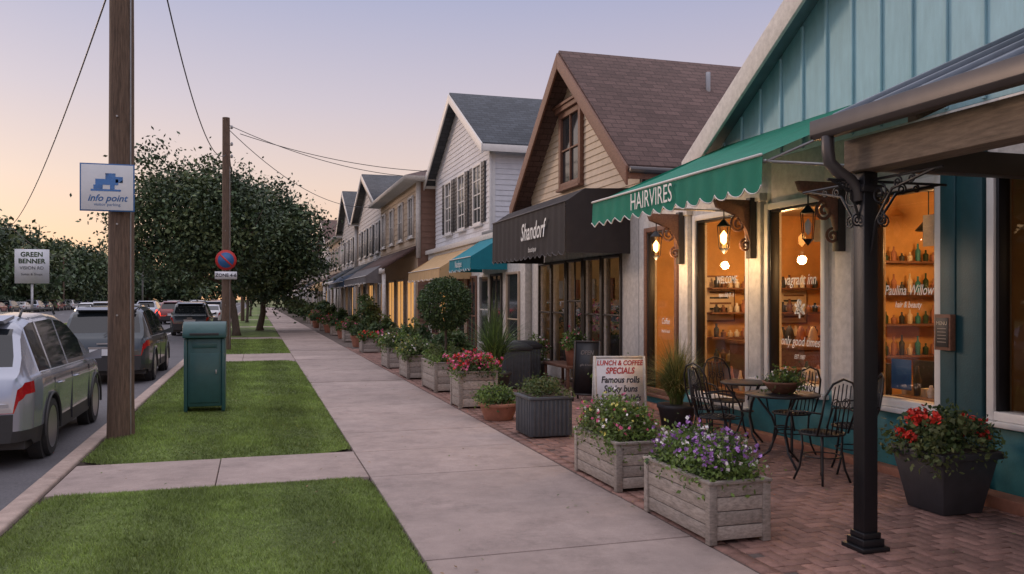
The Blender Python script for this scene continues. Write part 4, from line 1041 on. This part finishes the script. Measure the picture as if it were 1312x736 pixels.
# ------------------------------------------------------------------ bistro furniture
def chair(cx,cy,ang):
    T=np.eye(4); c,s_=math.cos(ang),math.sin(ang); T[:2,:2]=[[c,-s_],[s_,c]]; T[:3,3]=(cx,cy,0)
    o=O('bistro_chair',T=T); r=.011
    o.part('seat'); o.tube([(.20*math.cos(a),.20*math.sin(a),.45) for a in np.linspace(0,2*math.pi,25)],r,BLACK,6)
    for k in range(-4,5):
        x=k*.042; l=math.sqrt(.2**2-x*x); o.tube([(x,-l,.45),(x,l,.45)],.005,BLACK,5); o.tube([(-l,x,.452),(l,x,.452)],.005,BLACK,5)
    o.part('legs')
    for a in(.8,2.35,3.95,5.5):
        dx,dy=math.cos(a),math.sin(a); o.tube([(dx*.18,dy*.18,.45),(dx*.17,dy*.17,.3),(dx*.20,dy*.20,.12),(dx*.25,dy*.25,.0)],r,BLACK,6)
    o.tube([(.17*math.cos(a),.17*math.sin(a),.24) for a in np.linspace(0,2*math.pi,21)],.007,BLACK,5)
    o.part('back')
    hoop=[(-.19,-.13,.45),(-.2,-.20,.65),(-.19,-.23,.82),(-.12,-.255,.93),(0,-.26,.97),(.12,-.255,.93),(.19,-.23,.82),(.2,-.20,.65),(.19,-.13,.45)]
    o.tube(hoop,r,BLACK,6)
    for x in(-.12,-.06,0,.06,.12): o.tube([(x,-.17,.46),(x*.9,-.22,.7),(x*.8,-.257,.93-abs(x)*.2)],.006,BLACK,5)
    for sg in(-1,1):
        P=[]
        for i in range(20):
            k=i/19;a=k*3.*math.pi; rr=.055*(1-.75*k); P.append((sg*(.06+rr*math.cos(a)),-.23,.74+rr*math.sin(a)))
        o.tube(P,.005,BLACK,5)
        o.tube([(sg*.2,-.20,.66),(sg*.27,-.05,.67),(sg*.26,.12,.65),(sg*.2,.14,.46)],.009,BLACK,6)
    o.done()
def btable(cx,cy,r=.36):
    o=O('bistro_table')
    o.part('top'); o.lathe([(.001,.715),(r,.715),(r+.01,.72),(r+.01,.735),(r,.74),(.001,.74)],(cx,cy,0),BLACK,36)
    o.part('legs')
    for k in range(3):
        a=2*math.pi*k/3+.4; dx,dy=math.cos(a),math.sin(a)
        o.tube([(cx+dx*.26,cy+dy*.26,.71),(cx+dx*.10,cy+dy*.10,.5),(cx+dx*.05,cy+dy*.05,.35),(cx+dx*.12,cy+dy*.12,.15),(cx+dx*.30,cy+dy*.30,.01)],.013,BLACK,6)
    o.tube([(cx+.07*math.cos(a),cy+.07*math.sin(a),.4) for a in np.linspace(0,6.2832,17)],.007,BLACK,5); o.done()
cx,cy=5.12,7.4
btable(cx,cy); chair(4.68,7.95,math.radians(225)); chair(5.05,6.68,math.radians(8)); chair(5.62,6.95,math.radians(60))
btable(5.45,8.55,.30); chair(5.0,8.6,math.radians(-80)); chair(5.55,9.15,math.radians(185)); chair(5.62,7.95,math.radians(10))
o=O('table_planter'); o.part('bowl'); o.lathe([(.10,0),(.19,.10),(.2,.12),(.18,.12),(.17,.10)],(cx,cy,.742),WOODB,24); o.part('soil'); o.lathe([(.175,.09),(.175,.1)],(cx,cy,.742),SOIL,16); bush(o,(cx,cy,.83),.14,.14,.10,800,.018,(LF1,LFG),(FWH,),14,.012); o.done()

def aframe(cx,cy,w,h,fm,pm,ang,lines):
    T=np.eye(4); c,s_=math.cos(ang),math.sin(ang); T[:2,:2]=[[c,-s_],[s_,c]]; T[:3,3]=(cx,cy,0)
    o=O('sandwich_board',T=T)
    for sg,nm in((-1,'front'),(1,'back')):
        o.part(nm+'_panel')
        def P(x,z,off=0): return (x,sg*(.19*(1-z/h)+.015)+sg*off,z)
        def slab(x0,x1,z0,z1,m_,off):
            o.hexa([P(x0,z0,-.02),P(x1,z0,-.02),P(x1,z0,off),P(x0,z0,off)] ,[P(x0,z1,-.02),P(x1,z1,-.02),P(x1,z1,off),P(x0,z1,off)],m_)
        slab(-w/2,-w/2+.03,0.0,h,fm,.0); slab(w/2-.03,w/2,0.0,h,fm,.0); slab(-w/2+.031,w/2-.031,h-.03,h,fm,.0); slab(-w/2+.031,w/2-.031,.1,.13,fm,.0)
        slab(-w/2+.032,w/2-.032,.131,h-.032,pm,-.004)
    o.part('lettering'); uy=np.array([0,.19/h,1.])
    for (tx,sz,z,m_) in lines:
        y=-(.19*(1-z/h)+.015)-.001; o.text(tx,sz,(0,y,z),(1,0,0),uy,m_,shear=.2,wide=.85,bold=sz*.025)
    o.done()
aframe(4.55,10.15,.68,.95,PAINTD,CHALK,math.radians(-14),[('LUNCH & COFFEE',.088,.86,RED),('SPECIALS',.11,.76,RED),('Famous rolls',.115,.645,INK),('Sticky buns',.115,.53,INK),('Soup & Salads',.11,.415,INK),('Let it Bloom',.11,.30,INK),('open till 8',.09,.2,INK)])
aframe(5.3,13.1,.45,1.0,DARKF,BLACK,math.radians(-34),[('OPEN',.10,.8,GRYF),('gifts & home',.05,.6,GRYF)])
for (x,y) in((4.72,15.4),(5.15,16.1)):
    o=O('litter_bin',bevel=.01); o.part('bin'); o.box((x-.26,y-.26,.03),(x+.26,y+.26,.72),POTG)
    for k in range(8): o.box((x-.25+k*.065,y-.275,.06),(x-.22+k*.065,y-.26,.70),POTG); o.box((x-.275,y-.25+k*.065,.06),(x-.26,y-.22+k*.065,.70),POTG)
    o.part('lid'); o.box((x-.29,y-.29,.72),(x+.29,y+.29,.79),POTD); o.hexa([(x-.27,y-.27,.79),(x+.27,y-.27,.79),(x+.27,y+.27,.79),(x-.27,y+.27,.79)],[(x-.18,y-.18,.86),(x+.18,y-.18,.86),(x+.18,y+.18,.86),(x-.18,y+.18,.86)],POTD); o.done()
o=O('display_bench',bevel=.004); o.box((5.5,14.6,.4),(5.95,16.0,.45),WOODB)
for y in(14.65,15.9): o.box((5.52,y,0),(5.57,y+.05,.4),WOODB); o.box((5.88,y,0),(5.93,y+.05,.4),WOODB)
o.done()
for (x,y,r,h) in[(5.7,14.8,.2,.5),(5.75,17.2,.3,.9),(5.6,18.6,.3,.8),(5.4,12.6,.25,.5)]: 
    o=O('potted_plant'); o.part('pot'); o.lathe([(r*.6,.002),(r*.8,.3),(r*.85,.32),(r*.7,.32)],(x,y,0 if y!=14.8 else .45),[TERRA,POTD][int(y)%2],18); bush(o,(x,y,.3 if y!=14.8 else .75),r*.8,r*.8,h*.6,900,.03,(LF1,LFG),(FPK,FWH),40,.02); o.done()

# ------------------------------------------------------------------ camera
cam=bpy.data.cameras.new('camera'); co=bpy.data.objects.new('camera',cam); scene.collection.objects.link(co)
co.location=(0,0,1.7); co.rotation_euler=(math.radians(90),0,math.radians(-16.9)); cam.lens=29.63; cam.sensor_width=36; cam.shift_y=15/1312
cam.clip_end=3000; cam.clip_start=.05; scene.camera=co

# ------------------------------------------------------------------ light
SE=math.radians(8); SA=math.radians(-42)
sd=Vector((math.sin(SA)*math.cos(SE),math.cos(SA)*math.cos(SE),math.sin(SE)))
sun=bpy.data.lights.new('sun','SUN'); sun.energy=1.3; sun.angle=math.radians(12); sun.color=(1,.70,.52)
so=bpy.data.objects.new('sun',sun); scene.collection.objects.link(so); so.rotation_euler=sd.to_track_quat('Z','Y').to_euler(); so.location=(-20,20,30)
wd=bpy.data.worlds.new('World'); scene.world=wd; wd.use_nodes=True; nt=wd.node_tree; N=nt.nodes; L=nt.links
bg=N['Background']; sky=N.new('ShaderNodeTexSky'); sky.sky_type='NISHITA'; sky.sun_disc=False; sky.sun_elevation=SE; sky.sun_rotation=SA
L.new(sky.outputs[0],bg.inputs[0]); bg.inputs[1].default_value=.03
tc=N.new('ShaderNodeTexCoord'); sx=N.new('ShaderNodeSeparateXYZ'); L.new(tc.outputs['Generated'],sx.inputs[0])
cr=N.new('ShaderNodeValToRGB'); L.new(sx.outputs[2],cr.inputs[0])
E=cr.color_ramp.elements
stops=[(0,(.86,.46,.27)),(.06,(.84,.52,.37)),(.13,(.74,.54,.47)),(.22,(.57,.48,.54)),(.34,(.38,.38,.54)),(.6,(.85,.82,.95)),(1,(1.45,1.35,1.45))]  # last stops, above the view, brightened as added fill for the foreground
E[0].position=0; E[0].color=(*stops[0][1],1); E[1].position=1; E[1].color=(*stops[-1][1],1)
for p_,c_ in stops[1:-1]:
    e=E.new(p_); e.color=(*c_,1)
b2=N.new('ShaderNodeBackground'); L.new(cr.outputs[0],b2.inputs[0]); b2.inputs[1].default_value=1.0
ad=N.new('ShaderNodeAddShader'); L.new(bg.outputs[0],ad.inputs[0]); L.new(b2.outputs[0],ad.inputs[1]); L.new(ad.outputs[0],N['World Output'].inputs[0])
print('polys',sum(len(m.polygons) for m in bpy.data.meshes))
